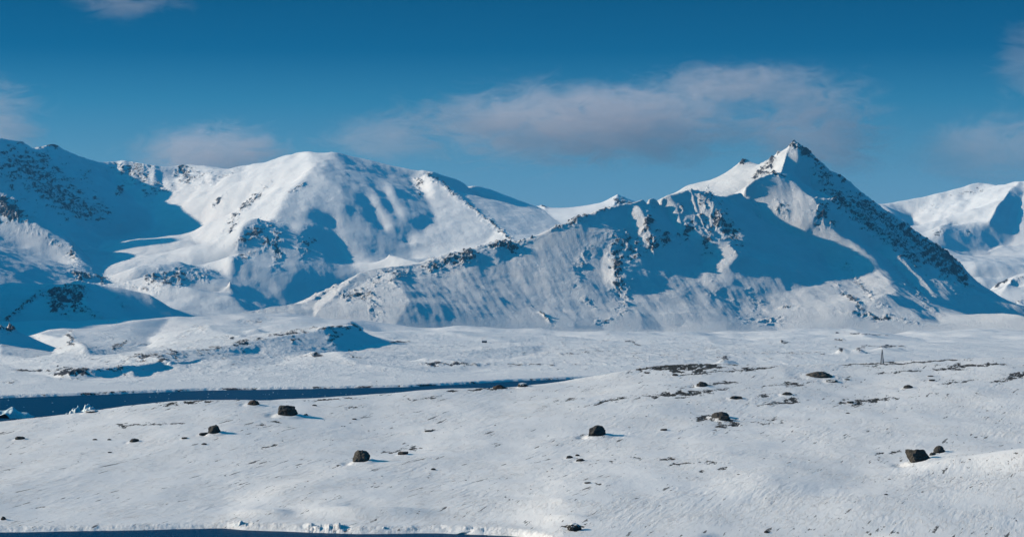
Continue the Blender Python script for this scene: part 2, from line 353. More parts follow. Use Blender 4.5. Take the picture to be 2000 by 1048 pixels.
# broken rock band on the south-east face
ROCK1 = [(1548, 284, 10, 8, 0, 1), (1575, 300, 22, 8, -42, 1.), (1600, 322, 22, 7, -30, .8), (1505, 320, 8, 22, -40, .9), (1482, 338, 18, 7, 45, .9), (1452, 318, 14, 5, 45, 1), (1520, 342, 22, 3, -12, 1),
         (1645, 348, 18, 6, -40, .9), (1680, 390, 26, 14, -50, .7), (1720, 420, 45, 13, -45, .85), (1770, 455, 45, 15, -42, .9), (1820, 500, 50, 16, -45, 1), (1850, 500, 40, 12, -45, 1.05), (1870, 530, 40, 12, -50, 1.),
         (1640, 390, 60, 16, -38, .75), (1700, 440, 60, 14, -38, .78), (1760, 480, 60, 18, -42, .8), (1610, 345, 30, 14, -35, .7), (1690, 405, 50, 22, -42, .72), (1604, 418, 14, 22, -30, .95), (1625, 430, 12, 10, 0, .7), (1525, 410, 16, 14, 0, .6),
         (1375, 395, 22, 20, -40, .6), (1400, 430, 24, 26, -30, .85), (1425, 452, 30, 16, -45, .8), (1380, 475, 14, 24, 0, .7), (1330, 410, 8, 18, -20, .6), (1345, 450, 12, 24, -30, .9), (1440, 470, 26, 8, -20, .6),
         (1265, 440, 10, 24, -20, .9), (1275, 478, 14, 20, -10, .95), (1300, 470, 10, 12, 0, .8), (1220, 470, 24, 26, -40, .65), (1206, 520, 12, 44, 5, .95), (1240, 490, 20, 16, -50, .7),
         (1140, 510, 12, 40, -25, .45), (1060, 445, 60, 5, 22, .8), (1120, 432, 40, 6, 18, .8), (1180, 410, 30, 6, 15, .7), (980, 475, 36, 10, 10, .9), (1000, 484, 18, 9, -20, .9), (915, 500, 14, 20, -30, .85),
         (880, 512, 40, 10, 5, .75), (845, 520, 24, 12, 0, .7), (780, 540, 24, 10, 30, .6), (740, 545, 40, 7, 35, .5), (700, 575, 34, 12, -5, .72), (730, 600, 10, 24, 10, .5), (650, 560, 40, 4, 30, .5),
         (1150, 590, 20, 5, -40, .5), (1065, 620, 22, 2, -45, .8), (1180, 628, 16, 4, 10, .7), (1060, 645, 14, 3, 0, .6), (1540, 600, 16, 4, 0, .8), (1500, 625, 40, 6, 0, .55), (1480, 590, 24, 8, -50, .4),
         (1655, 515, 14, 6, -45, .6), (1680, 560, 50, 8, -45, .5), (1670, 590, 50, 5, -40, .7), (1720, 620, 60, 4, -8, .75), (1780, 560, 60, 6, -48, .45), (1390, 575, 8, 6, 0, .5), (1220, 590, 10, 30, -20, .5)]

def face1(P, PY, g0):
    fade = sstep(642, 575, PY) ; left = sstep(560, 760, P)
    n = fbm(P / 60, PY / 90, 3, .5, 61)
    return g0 * (1 - fade) + fade * (-.03 - .24 * left + .10 * n)
SHADE, LIT = -.52, .36
LEAN6 = [([(150, 553), (250, 560), (355, 612), (330, 640), (200, 640), (170, 600)], -.4), ([(20, 600), (60, 570), (130, 553), (150, 600), (100, 640), (20, 640)], -.1)]
LEAN1 = [
 ([(1556, 276), (1563, 290), (1570, 310), (1582, 330), (1587, 368), (1605, 383), (1650, 410), (1690, 432), (1735, 462), (1742, 482), (1765, 510), (1800, 550), (1830, 580), (1880, 612), (1930, 630), (2000, 640), (2240, 650), (2240, 560), (1900, 500), (1700, 340), (1600, 280)], SHADE),
 ([(1374, 374), (1393, 377), (1419, 383), (1433, 374), (1445, 386), (1473, 384), (1479, 403), (1488, 417), (1508, 432), (1536, 446), (1562, 460), (1588, 475), (1616, 486), (1609, 500), (1605, 522), (1565, 512), (1508, 492), (1467, 480), (1445, 475), (1422, 472), (1460, 465), (1450, 455), (1425, 432), (1405, 415), (1390, 400), (1376, 380)], -.46),
 ([(1473, 383), (1476, 346), (1508, 339), (1542, 346), (1565, 366), (1585, 386), (1598, 403), (1590, 423), (1576, 443), (1559, 457), (1536, 446), (1508, 432), (1488, 417), (1479, 403)], .22),
 ([(1592, 440), (1625, 446), (1665, 478), (1705, 520), (1750, 575), (1700, 605), (1655, 560), (1618, 520), (1612, 490), (1575, 462)], .17),
 ([(1540, 350), (1565, 375), (1570, 420), (1555, 452), (1543, 440), (1550, 400)], .5),
 ([(1499, 337), (1513, 303), (1536, 280), (1553, 276), (1559, 303), (1555, 330), (1545, 345), (1516, 337)], .45),
 ([(1559, 303), (1568, 320), (1582, 334), (1586, 366), (1585, 380), (1568, 360), (1545, 345), (1555, 330)], .12),
 ([(1590, 368), (1640, 392), (1672, 410), (1692, 426), (1738, 464), (1730, 472), (1690, 440), (1665, 424), (1635, 407), (1590, 380)], .4),
 ([(1588, 378), (1619, 393), (1651, 412), (1679, 434), (1708, 453), (1732, 473), (1705, 479), (1665, 472), (1622, 443), (1625, 429), (1613, 412), (1598, 400)], -.5),
 ([(1704, 478), (1739, 475), (1745, 494), (1776, 522), (1805, 550), (1830, 585), (1800, 575), (1764, 532), (1726, 500)], .20),
 ([(1679, 469), (1704, 478), (1726, 500), (1757, 528), (1795, 570), (1785, 580), (1757, 555), (1726, 523), (1694, 497), (1663, 464)], -.48),
 ([(1728, 588), (1764, 588), (1783, 602), (1757, 606)], -.5), ([(1770, 606), (1817, 621), (1838, 636), (1801, 634)], -.5),
 ([(1243, 403), (1258, 392), (1281, 387), (1295, 392), (1301, 412), (1309, 429), (1329, 455), (1346, 466), (1364, 483), (1369, 498), (1358, 506), (1329, 515), (1312, 526), (1306, 540), (1286, 552), (1269, 560), (1229, 555), (1203, 549), (1223, 535), (1218, 518), (1243, 509), (1269, 498), (1284, 489), (1272, 460), (1258, 432), (1243, 412)], -.45),
 ([(1296, 387), (1308, 384), (1317, 403), (1327, 432), (1330, 445), (1348, 462), (1329, 455), (1309, 429), (1301, 412)], .6),
 ([(1222, 409), (1243, 404), (1261, 437), (1270, 460), (1266, 477), (1250, 460), (1234, 432)], .3),
 ([(1180, 477), (1198, 487), (1203, 548), (1180, 540), (1172, 503)], .18),
 ([(1327, 395), (1350, 415), (1362, 450), (1376, 472), (1347, 466), (1336, 443)], -.12),
 ([(1348, 380), (1392, 405), (1420, 443), (1412, 462), (1376, 428), (1350, 408)], .34), ([(1378, 466), (1405, 472), (1428, 484), (1442, 500), (1425, 512), (1398, 522), (1370, 508)], .42),
 ([(1408, 412), (1430, 440), (1465, 470), (1425, 470), (1405, 450)], -.22),
 ([(613, 589), (650, 557), (693, 532), (708, 533), (668, 563), (636, 594), (612, 620)], .42),
 ([(620, 610), (680, 570), (760, 535), (800, 600), (760, 650), (640, 645)], .06),
 ([(963, 498), (983, 472), (994, 462), (1019, 477), (1012, 491), (997, 502), (983, 502)], -.5),
 ([(1500, 560), (1660, 540), (1700, 590), (1640, 640), (1520, 640)], -.02),
 ([(1130, 560), (1180, 640), (1120, 640)], -.3), ([(1240, 570), (1300, 640), (1255, 640)], -.32), ([(1400, 560), (1470, 640), (1420, 640)], -.3), ([(840, 560), (880, 640), (850, 640)], -.3),
]
right_mountain = finish(m1, 'mountain', MAT_RIGHT, 'snow covered mountain with rocky pointed summit right of centre', 'mountain', 1.3, ROCK1, seed=1, polys=LEAN1, default=face1)

# ------------------------------------------------------------------ the rounded mountain and cirque on the left
crest = [(-160, 262, 6500), (-60, 262, 6700), (0, 270, 6900), (36, 272, 7000), (75, 290, 7150), (90, 285, 7200), (105, 282, 7250), (130, 293, 7300), (160, 305, 7400), (195, 317, 7500), (235, 313, 7600), (290, 323, 7650),
         (325, 327, 7650), (345, 325, 7600), (370, 320, 7550), (420, 328, 7500), (450, 329, 7450), (500, 319, 7350), (550, 304, 7200), (580, 296, 7100), (600, 293, 7030), (622, 294, 7000), (660, 300, 7000),
         (700, 305, 7000), (750, 318, 7000), (800, 329, 6980), (850, 338, 6950), (900, 351, 7000), (960, 369, 7100), (1000, 384, 7150), (1040, 397, 7150), (1055, 402, 7120), (1070, 420, 7100), (1090, 436, 7100), (1140, 460, 7100), (1220, 470, 7100)]
foot = [(-160, 660, 5000), (0, 650, 5050), (200, 640, 5200), (400, 625, 5400), (600, 612, 5500), (800, 600, 5550), (1000, 580, 5650), (1220, 560, 5750)]
m2 = Mountain(crest, foot, -170, 1200, 950, 4850, 8400, 1050, p=.9)
m2.border(20, 150)
# dome: lit west face, shaded front
m2.rib([(622, 294, 0), (622, 320, -40), (612, 345, -80), (585, 372, -120), (560, 395, -170), (520, 425, -200), (478, 458, -230), (448, 485, -230), (425, 515, -180)])
m2.rib([(585, 372, -120), (598, 400, -190), (620, 408, -200), (668, 415, -190)])
m2.rib([(598, 408, -230), (560, 425, -260), (520, 442, -290), (482, 460, -330), (456, 500, -320), (450, 525, -240), (456, 560, -120), (470, 592, -60)])
m2.rib([(520, 442, -290), (540, 470, -290), (560, 500, -250), (590, 540, -160)])
m2.rib([(668, 415, -190), (692, 460, -60), (722, 500, -10), (760, 530, 10)])
m2.rib([(650, 345, 0), (690, 380, 30), (720, 420, 40)])
m2.rib([(700, 330, -10), (715, 380, -10), (740, 415, -5), (765, 450, 0)])
m2.rib([(740, 345, -10), (765, 385, 0), (790, 425, 10)])
m2.rib([(800, 340, 10), (815, 380, 60), (835, 420, 90), (850, 442, 70), (810, 475, 60), (780, 490, 60)])
m2.rib([(520, 500, -300), (530, 545, -230), (545, 580, -120)]); m2.rib([(600, 440, -200), (612, 500, -150), (620, 560, -60)]); m2.rib([(652, 470, -100), (662, 520, -50), (672, 565, 10)])
m2.ridge([(832, 337, 6900), (850, 350, 6800), (880, 372, 6700), (910, 397, 6600), (945, 425, 6500), (970, 445, 6400), (992, 462, 6300), (1010, 476, 6200)])
m2.ridge([(880, 352, 7050), (930, 390, 7020), (980, 430, 6950), (1040, 455, 6900)])
m2.ridge([(790, 480, 6350), (850, 490, 6300), (950, 480, 6250)])
m2.ridge([(760, 500, 6150), (850, 520, 6050), (1000, 515, 5980)])
# west flank ribs
for x0, y0, x1, y1, o in ((520, 320, 430, 440, -40), (560, 315, 470, 440, 20), (480, 330, 390, 430, 15), (545, 350, 490, 420, -60), (440, 335, 370, 400, -20), (600, 310, 560, 370, -20)):
    m2.rib([(x0, y0, o * .3), ((x0 + x1) / 2 - 6, (y0 + y1) / 2, o), (x1, y1, o)])
# back wall chutes
for x, o in ((205, -30), (222, 20), (245, -25), (262, 25), (280, -30), (300, 25), (318, -30), (330, 20), (352, -30), (385, 20), (400, -25)):
    m2.rib([(x, 322, 0), (x + 8, 350, o * 2), (x + 18, 385, o * 2.2)])
m2.rib([(30, 280, 10), (80, 310, 40), (120, 380, 80), (180, 440, 120)])
m2.rib([(98, 284, 0), (112, 305, -50), (118, 325, -60)])
m2.rib([(75, 291, 0), (100, 305, 30), (112, 325, 10)])
m2.rib([(155, 304, 0), (165, 325, -40), (172, 345, -30)])
# cirque floor (glacier) and its snout
m2.ridge([(190, 462, 6650), (240, 462, 6800), (300, 455, 6850), (340, 460, 6800), (380, 470, 6700)])
m2.ridge([(160, 480, 6300), (220, 495, 6350), (300, 500, 6350), (380, 500, 6350), (430, 500, 6350)])
m2.ridge([(190, 545, 5950), (250, 535, 6000), (300, 524, 6030), (360, 517, 6080), (420, 514, 6100), (450, 520, 6100)])
m2.ridge([(200, 575, 5800), (260, 568, 5830), (310, 574, 5850), (380, 578, 5860), (450, 576, 5880)])
m2.line([(a, zat(b, c), c) for a, b, c in [(230, 600, 5600), (300, 590, 5620), (350, 579, 5650), (400, 576, 5680), (450, 574, 5690), (490, 592, 5660)]], fix=False)
# left spur with its lit crest
m2.ridge([(-160, 350, 6500), (-60, 370, 6450), (0, 385, 6350), (20, 402, 6300), (60, 430, 6280), (100, 450, 6250), (130, 466, 6230), (148, 490, 6180), (158, 515, 6100), (180, 530, 6000), (200, 548, 5900), (218, 566, 5750)])
m2.ridge([(-160, 440, 6700), (0, 455, 6480), (80, 474, 6430), (140, 482, 6390), (175, 505, 6250), (195, 545, 5950)])
m2.ridge([(-160, 460, 5950), (0, 485, 5900), (70, 505, 5850), (110, 535, 5750), (130, 565, 5600)])
m2.ridge([(-160, 560, 5200), (0, 590, 5180), (60, 590, 5200)])
ROCK2 = [(60, 330, 90, 40, -20, .75), (120, 385, 90, 36, -20, .72), (170, 410, 60, 24, -10, .7), (105, 285, 16, 5, -10, 1), (30, 410, 50, 14, -45, .8), (170, 340, 16, 16, -50, .6), (235, 370, 10, 16, -20, .9), (250, 330, 50, 14, 0, .6),
         (300, 370, 30, 16, 0, .65), (270, 345, 30, 20, 0, .6), (360, 340, 24, 18, -20, .7), (375, 350, 30, 6, 20, .7), (430, 345, 40, 6, 20, .5), (425, 395, 14, 4, 45, .9), (470, 410, 50, 6, 50, .8), (500, 385, 30, 5, 50, .8), (455, 445, 16, 5, 50, .8),
         (580, 365, 18, 3, 30, .7), (10, 405, 24, 20, -40, 1.), (20, 420, 24, 14, -50, .9), (140, 495, 10, 24, 20, .7), (100, 470, 30, 6, -30, .5), (495, 455, 36, 10, 30, .95), (520, 470, 16, 12, 0, .8), (540, 480, 10, 30, 0, .8),
         (480, 500, 26, 5, 20, .6), (600, 478, 12, 22, -30, .7), (850, 350, 26, 6, -30, .75), (880, 372, 36, 5, -40, .62), (920, 405, 40, 5, -42, .6), (965, 440, 36, 4, -40, .78), (990, 462, 14, 4, -30, .8), (820, 360, 12, 14, -40, .7),
         (330, 545, 60, 14, 8, .75), (160, 540, 24, 9, -20, .9), (200, 548, 20, 6, -30, .8), (390, 540, 20, 12, 0, .5), (910, 330, 5, 2, 0, .6)]

def flutes(amp, mean, wx_=13, wy_=70, sl=0.):
    return lambda P, PY, g0: mean + amp * fbm((P + sl * PY) / wx_, PY / wy_, 3, .55, 66)
def face2(P, PY, g0): return g0
LEAN2 = [
 ([(-160, 240), (0, 262), (200, 308), (223, 359), (243, 350), (266, 373), (263, 387), (275, 402), (289, 402), (303, 436), (286, 453), (246, 465), (183, 465), (220, 475), (166, 470), (137, 462), (94, 442), (43, 419), (23, 396), (0, 379), (-160, 345)], flutes(.16, -.55), 6480, 9000),
 ([(200, 308), (340, 318), (420, 322), (420, 350), (350, 400), (300, 410), (223, 359)], flutes(.95, -.02, 11, 60, .35), 6480, 9000),
 ([(303, 400), (343, 345), (372, 322), (429, 320), (500, 310), (610, 285), (622, 300), (618, 330), (590, 365), (575, 390), (540, 410), (500, 440), (470, 455), (458, 487), (400, 476), (338, 459), (303, 445)], flutes(.28, .40, 16, 50, .8)),
 ([(300, 436), (340, 455), (400, 478), (460, 490), (450, 515), (360, 512), (250, 530), (205, 545), (225, 500), (186, 467), (246, 467), (286, 455)], .06, 6050, 7200),
 ([(620, 300), (700, 300), (830, 325), (793, 349), (760, 368), (702, 383), (676, 403), (640, 400), (618, 345)], -.42),
 ([(600, 284), (655, 288), (650, 345), (610, 345)], -.02), ([(636, 312), (662, 312), (676, 332), (650, 356), (632, 346)], -.36),
 ([(570, 374), (616, 352), (668, 378), (665, 415), (602, 409), (536, 435)], -.12),
 ([(676, 415), (693, 389), (736, 374), (779, 360), (800, 349), (825, 375), (836, 392), (845, 415), (853, 438), (828, 448), (825, 459), (793, 460), (806, 483), (802, 488), (753, 488), (725, 483), (696, 472), (667, 432)], -.46),
 ([(714, 387), (730, 392), (747, 421), (767, 437), (761, 454), (745, 440), (731, 412)], .15), ([(746, 370), (760, 372), (775, 401), (795, 429), (785, 432), (763, 404)], .12),
 ([(825, 332), (840, 354), (850, 415), (856, 437), (830, 459), (796, 462), (808, 486), (936, 477), (965, 450), (922, 408), (890, 378), (852, 350)], -.07),
 ([(862, 345), (1000, 380), (1060, 400), (1095, 440), (1000, 457), (940, 415), (898, 376)], -.17),
 ([(590, 430), (608, 410), (650, 416), (655, 450), (670, 490), (722, 523), (650, 565), (600, 595), (530, 600), (480, 605), (450, 580), (440, 555), (445, 525), (500, 530), (540, 540), (570, 520), (580, 470)], -.62, 5450, 7500),
 ([(450, 500), (480, 456), (522, 440), (560, 425), (590, 430), (580, 470), (565, 515), (535, 535), (500, 525), (452, 528)], flutes(.38, -.44, 14, 40, .2), 5450, 7500),
 ([(647, 420), (667, 432), (693, 472), (736, 489), (765, 489), (750, 512), (722, 523), (685, 506), (667, 483), (659, 455)], -.16),
 ([(137, 465), (172, 473), (200, 485), (222, 500), (203, 516), (197, 540), (216, 556), (205, 562), (183, 550), (160, 520), (149, 485)], -.5, 5500, 6600),
 ([(252, 560), (269, 543), (315, 534), (358, 520), (412, 519), (452, 523), (446, 572), (400, 574), (343, 572), (329, 574), (286, 566)], flutes(.25, -.5), 5500, 6300),
 ([(0, 400), (60, 432), (130, 468), (150, 492), (155, 515), (120, 500), (60, 470), (0, 450)], .16, 5500, 6400), ([(-160, 450), (0, 455), (60, 478), (120, 508), (150, 540), (100, 580), (-160, 600)], -.36, 5000, 6300),
]
left_mountain = finish(m2, 'mountain', MAT_LEFT, 'broad snow covered mountain with a rounded dome and a shadowed cirque at left', 'mountain', 3.5, ROCK2, amp=.9, seed=21, flute=.5, polys=LEAN2, default=face2, lsoft=4.0, cap=True)

# ------------------------------------------------------------------ far mountains on the right edge, and the small pyramid peak in the gap
crest = [(1640, 400, 9000), (1720, 396, 9000), (1760, 391, 9000), (1800, 384, 9000), (1850, 371, 9000), (1880, 364, 9000), (1900, 355, 9000), (1912, 352, 9000), (1925, 356, 9000), (1945, 361, 8950), (1965, 361, 8850), (1985, 354, 8750), (2000, 352, 8700), (2100, 345, 8600), (2300, 330, 8400)]
foot = [(1640, 540, 7400), (2300, 540, 7400)]
m3 = Mountain(crest, foot, 1640, 2300, 420, 7200, 10500, 500, p=.9)
m3.border(60, 100)
m3.ridge([(1985, 354, 8750), (1965, 380, 8500), (1945, 405, 8350), (1932, 430, 8250)])
m3.ridge([(1932, 430, 8250), (1895, 430, 8350), (1860, 438, 8350), (1830, 460, 8250)])
m3.ridge([(2000, 375, 8600), (1985, 430, 8350), (1990, 455, 8250), (2060, 462, 8200)])
m3.ridge([(1850, 492, 8080), (1900, 496, 8100), (1930, 493, 8100), (1960, 480, 8150), (2100, 475, 8150)])
m3.ridge([(1840, 505, 7700), (1900, 527, 7650), (2000, 528, 7650), (2200, 528, 7650)])
LEAN3 = [([(1740, 392), (1800, 380), (1915, 345), (1990, 350), (1960, 385), (1940, 420), (1930, 430), (1890, 430), (1850, 440), (1810, 470), (1790, 420)], flutes(.2, .2, 24, 50, .5)),
 ([(1725, 400), (1760, 398), (1782, 412), (1780, 440), (1750, 440)], -.4), ([(1850, 440), (1895, 430), (1932, 431), (1968, 440), (1980, 460), (1945, 475), (1928, 492), (1885, 496), (1850, 490), (1835, 470)], -.44), ([(1932, 431), (1950, 405), (1990, 354), (2000, 352), (1992, 380), (1970, 400), (1968, 430)], -.24),
 ([(2000, 360), (2300, 360), (2300, 465), (1990, 462), (1968, 440), (1972, 405), (1995, 378)], -.1), ([(1900, 530), (2000, 528), (2300, 528), (2300, 560), (1930, 560)], -.3)]
m3.ridge([(1720, 396, 9000), (1780, 430, 8800), (1830, 455, 8500)])
ROCK3 = [(1890, 375, 40, 6, 8, .55), (1820, 405, 50, 10, 0, .4), (1835, 455, 12, 12, 0, .7), (1900, 455, 30, 10, 0, .5)]
far_mountain = finish(m3, 'mountain', MAT_FAR, 'distant pale snow mountain at the right edge behind the rocky peak', 'mountain', 2.0, ROCK3, amp=1.0, seed=41, flute=.7, rough=.6, polys=LEAN3)

crest = [(1020, 440, 8400), (1045, 398, 8400), (1062, 402, 8400), (1080, 408, 8400), (1110, 408, 8400), (1130, 404, 8350), (1165, 400, 8300), (1180, 394, 8270), (1195, 385, 8250), (1206, 378, 8230), (1214, 384, 8250), (1226, 390, 8300), (1245, 400, 8400), (1300, 420, 8500), (1400, 440, 8500)]
foot = [(1020, 480, 7500), (1400, 480, 7500)]
m4 = Mountain(crest, foot, 1010, 1410, 300, 7300, 9400, 300, p=.9)
m4.border(150, 200)
m4.ridge([(1060, 402, 8400), (1080, 425, 8100), (1100, 440, 7900)]); m4.ridge([(1206, 378, 8230), (1200, 396, 8100), (1190, 415, 8000)])
ROCK4 = [(1210, 390, 14, 9, 0, 1.), (1060, 402, 8, 3, -20, .8), (1230, 398, 16, 4, -20, .8)]
gap_peak = finish(m4, 'mountain', MAT_FAR, 'small dark pyramid peak on a far lit ridge in the gap between the two big mountains', 'mountain', 1.0, ROCK4, amp=.6, seed=51, flute=.4, rough=.8)

# low lit hill at the right edge
crest = [(1900, 600, 6600), (1925, 573, 6600), (1945, 556, 6600), (1965, 545, 6600), (1985, 537, 6600), (2000, 532, 6600), (2060, 520, 6600), (2200, 500, 6600)]
foot = [(1890, 640, 6200), (2200, 640, 6200)]
m5 = Mountain(crest, foot, 1890, 2200, 220, 6100, 7200, 240)
m5.border(10, 10); m5.rib([(1985, 537, 0), (1965, 560, -60), (1948, 580, -60)]); m5.rib([(1960, 575, 30), (2000, 560, 20)])
low_hill = finish(m5, 'hill', MAT_FAR, 'low sunlit hill with a rocky crest at the right edge below the far mountain', 'hill', 1.0, [(1955, 553, 26, 5, 32, 1), (1990, 545, 20, 4, 20, .8), (1990, 590, 12, 5, 0, .6)], amp=.6, seed=61, rough=.6)

# dark knolls in front of the left mountain
crest = [(-60, 650, 4750), (0, 625, 4750), (30, 592, 4750), (60, 570, 4750), (90, 559, 4740), (125, 553, 4740), (150, 553, 4730), (180, 558, 4720), (215, 561, 4720), (250, 567, 4720), (290, 574, 4720), (320, 590, 4710), (350, 612, 4700), (420, 640, 4700)]
foot = [(-60, 665, 4300), (100, 662, 4300), (300, 648, 4350), (420, 640, 4400)]
m6 = Mountain(crest, foot, -60, 430, 400, 4250, 5250, 400)
m6.border(5, 5); m6.rib([(150, 553, 0), (165, 590, -40), (190, 630, -30)]); m6.rib([(60, 570, 0), (40, 610, -30), (30, 640, -20)])
m6.rib([(290, 574, 0), (330, 600, -60), (352, 618, -80)])
ROCK6 = [(100, 575, 20, 14, 0, 1.), (125, 590, 24, 20, -30, 1.05), (105, 600, 14, 12, 0, .9), (150, 585, 16, 26, -20, .9), (60, 585, 30, 5, 42, .8), (40, 600, 20, 6, 45, .8), (15, 622, 8, 5, 40, 1), (170, 610, 30, 8, -20, .7), (130, 570, 30, 12, 0, .8), (240, 595, 16, 8, -40, .5), (150, 560, 30, 8, 0, .7)]
knoll = finish(m6, 'hill', MAT_LEFT, 'shaded rounded knoll with dark crags below the left mountain', 'hill', 2.0, ROCK6, amp=.6, seed=71, flute=.3, polys=LEAN6)
crest = [(-120, 622, 2700), (0, 640, 2700), (30, 645, 2690), (60, 656, 2670), (85, 671, 2650), (108, 690, 2630), (160, 712, 2600)]
foot = [(-120, 708, 2440), (160, 714, 2440)]
m7 = Mountain(crest, foot, -120, 170, 260, 2380, 3050, 300)
m7.border(-3, -3); m7.line([(169, -4, 2380), (169, -4, 3050)])
knoll2 = finish(m7, 'hill', MAT_LEFT, 'smooth blue shaded mound cut by the left edge of the photo', 'hill', 3.0, [(15, 645, 14, 4, 0, .9), (5, 642, 8, 3, 0, .9)], amp=.3, seed=81, flute=.1, polys=[([(-60, 630), (0, 640), (60, 656), (108, 690), (70, 702), (-60, 702)], -.5)])

# unseen western range, added outside the frame to cast shade over the knolls
crest = [(-720, 600, 2700), (-650, 560, 3050), (-600, 330, 3350), (-570, 260, 3700), (-550, 250, 4000), (-480, 270, 4500), (-460, 290, 4900), (-440, 400, 5300), (-420, 520, 5600)]
m8 = Mountain([(-900, 500, 4800), (-100, 600, 4800)], [(-900, 650, 2300), (-100, 650, 2300)], -900, -60, 260, 2300, 6600, 380)
m8.row(0, 0); m8.row(-1, 100); m8.ridge(crest); m8.line([(-61, -3, 2300), (-61, 5, 3300), (-61, 20, 4500), (-61, 80, 5600), (-61, 120, 6600)]); m8.line([(-899, 0, 2300), (-899, 50, 6600)])
west_shade_range = finish(m8, 'mountain', MAT_LEFT, 'unseen steep snow mountain added outside the left edge to shade the knolls', 'mountain', 2.0, [(-470, 300, 60, 30, 0, .7)], amp=1, seed=91)

# ------------------------------------------------------------------ water
def sheet(name, x0, x1, y0, y1, z, mat, label):
    me = bpy.data.meshes.new(name); me.from_pydata([(x0, y0, z), (x1, y0, z), (x1, y1, z), (x0, y1, z)], [], [(0, 1, 2, 3)]); me.materials.append(mat)
    o = bpy.data.objects.new(name, me); COL.objects.link(o); tag(o, label, 'water', kind='structure'); return o
m = M('sea_water'); m.b.inputs['Base Color'].default_value = (.0005, .045, .11, 1); m.b.inputs['Roughness'].default_value = .4; m.b.inputs['IOR'].default_value = 1.33; m.b.inputs['Specular IOR Level'].default_value = .03
m.l.new(m.bump(m.noise(1.3, 5, .6, m.mapping((1, .45, 1))), 1.0, .35, m.bump(m.noise(.35, 3, .6), .6, .6)), m.b.inputs['Normal']); MAT_WATER = m.m
water = sheet('water', -3000, 3000, -200, 9000, 0, MAT_WATER, 'dark blue sea water of the inlet')

# ------------------------------------------------------------------ plain beyond the inlet
MAT_PLAIN = snow_mountain('snow_plain', .8, .5)
def shoreD(px): return 188200 / (interp([(-400, 780), (0, 777), (200, 770), (400, 762), (600, 759), (800, 755), (900, 750), (1000, 744), (1150, 738), (1400, 728), (2400, 700)], px) - HZ)
pl = Land(-300, 2350, 1700, 1130 * (5600 / 1130) ** np.linspace(0, 1, 800))
pts = []
def G(pp): pl.line([(a, zat(b, D), D) for a, b, D in pp], fix=False)
for k, px in enumerate(range(-300, 2351, 10)):
    D = shoreD(px); z = .8
    pl.line([(px, -2, 1130), (px + 1, -2, 1130)])
pl.row(0, -3)
xs = list(range(-300, 2360, 25))
pl.line([(x, -1.0, shoreD(x) - 3) for x in xs]); pl.line([(x, 1.4, shoreD(x) + 5) for x in xs]); pl.line([(x, 2.6, shoreD(x) + 120) for x in xs])
pl.line([(x, 5, 2050) for x in xs if x > 820])
pl.line([(x, 9, 3000) for x in xs if x > 820])
pl.line([(x, 14, 4200) for x in xs if x > 820]); pl.line([(x, 22, 5500) for x in xs])
# terrace at left: foot, bluff top, back
G([(-300, 712, 1950), (0, 712, 1950), (115, 738, 1500), (150, 740, 1500), (230, 732, 1560), (300, 722, 1650), (400, 706, 1850), (500, 702, 1950), (600, 696, 2050), (680, 686, 2200), (742, 675, 2400), (800, 672, 2600)])
G([(115, 736, 1520), (125, 722, 1530), (150, 717, 1540), (230, 713, 1590), (300, 707, 1670), (330, 702, 1700), (400, 700, 1880)])
G([(260, 700, 1800), (290, 690, 1850), (340, 686, 1900), (400, 680, 1950), (470, 670, 2050), (540, 656, 2150), (600, 648, 2250), (640, 640, 2300), (670, 634, 2380), (690, 632, 2450), (720, 645, 2600), (745, 668, 2700)])
G([(560, 606, 3900), (500, 612, 3800), (380, 622, 3600), (300, 630, 3500), (230, 640, 3400), (150, 655, 3300)])
G([(640, 622, 3700), (720, 640, 3600), (800, 655, 3600)])
G([(400, 645, 2900), (520, 632, 3000), (600, 628, 3100)])
G([(0, 708, 2500), (100, 700, 2600), (180, 690, 2700), (250, 670, 2800)])
G([(130, 690, 2550), (138, 655, 2620), (148, 680, 2700)])
pl.solve(80); pl.z = blur(pl.z, 1.2); pl.cd = [(-300, 1e5), (2400, 1e5)]
pl.lean([([(183, 722), (217, 721), (222, 732), (190, 734)], -.5), ([(250, 715), (293, 714), (290, 728), (262, 732)], -.5), ([(338, 691), (380, 690), (376, 702), (345, 702)], -.5), ([(446, 684), (505, 674), (500, 686), (450, 692)], -.45),
 ([(633, 652), (665, 640), (690, 632), (708, 645), (725, 657), (745, 673), (702, 682), (662, 684), (647, 663)], -.5), ([(520, 660), (600, 650), (640, 655), (655, 684), (560, 694), (500, 696)], -.2), ([(300, 700), (400, 686), (500, 690), (480, 702), (340, 710)], -.22),
 ([(70, 654), (330, 627), (286, 652), (295, 669), (258, 680), (200, 692), (172, 695), (160, 680), (140, 665)], -.38), ([(105, 668), (138, 650), (134, 690), (100, 692)], .15), ([(0, 640), (60, 655), (108, 690), (60, 698), (0, 698)], -.4),
 ([(650, 694), (800, 690), (990, 686), (1000, 692), (900, 708), (960, 714), (840, 724), (700, 714)], -.20), ([(880, 690), (1060, 674), (1060, 684), (950, 700)], -.2), ([(400, 640), (470, 628), (520, 640), (470, 660)], -.15), ([(480, 690), (560, 700), (520, 712), (440, 712)], -.2),
 ([(860, 650), (1060, 652), (1180, 662), (1000, 668)], -.2), ([(1640, 640), (1760, 650), (1830, 668), (1700, 664)], -.2), ([(1380, 660), (1440, 650), (1480, 668), (1400, 674)], -.12)], None, 2.5, 2, 3.0, 22)
pl.z = np.where((pl.Q > np.interp(pl.P, xs, [shoreD(x) for x in xs]) + 8), np.maximum(pl.z, 1.2), pl.z)
X, Y = pl.X, pl.Q
pl.z += sstep(shoreD_arr := np.interp(pl.P, xs, [shoreD(x) for x in xs]), shoreD_arr + 200, Y) * (fbm(X / 120, Y / 260, 4, .5, 2) * 1.6 + fbm(X / 25, Y / 60, 3, .5, 8) * .25)
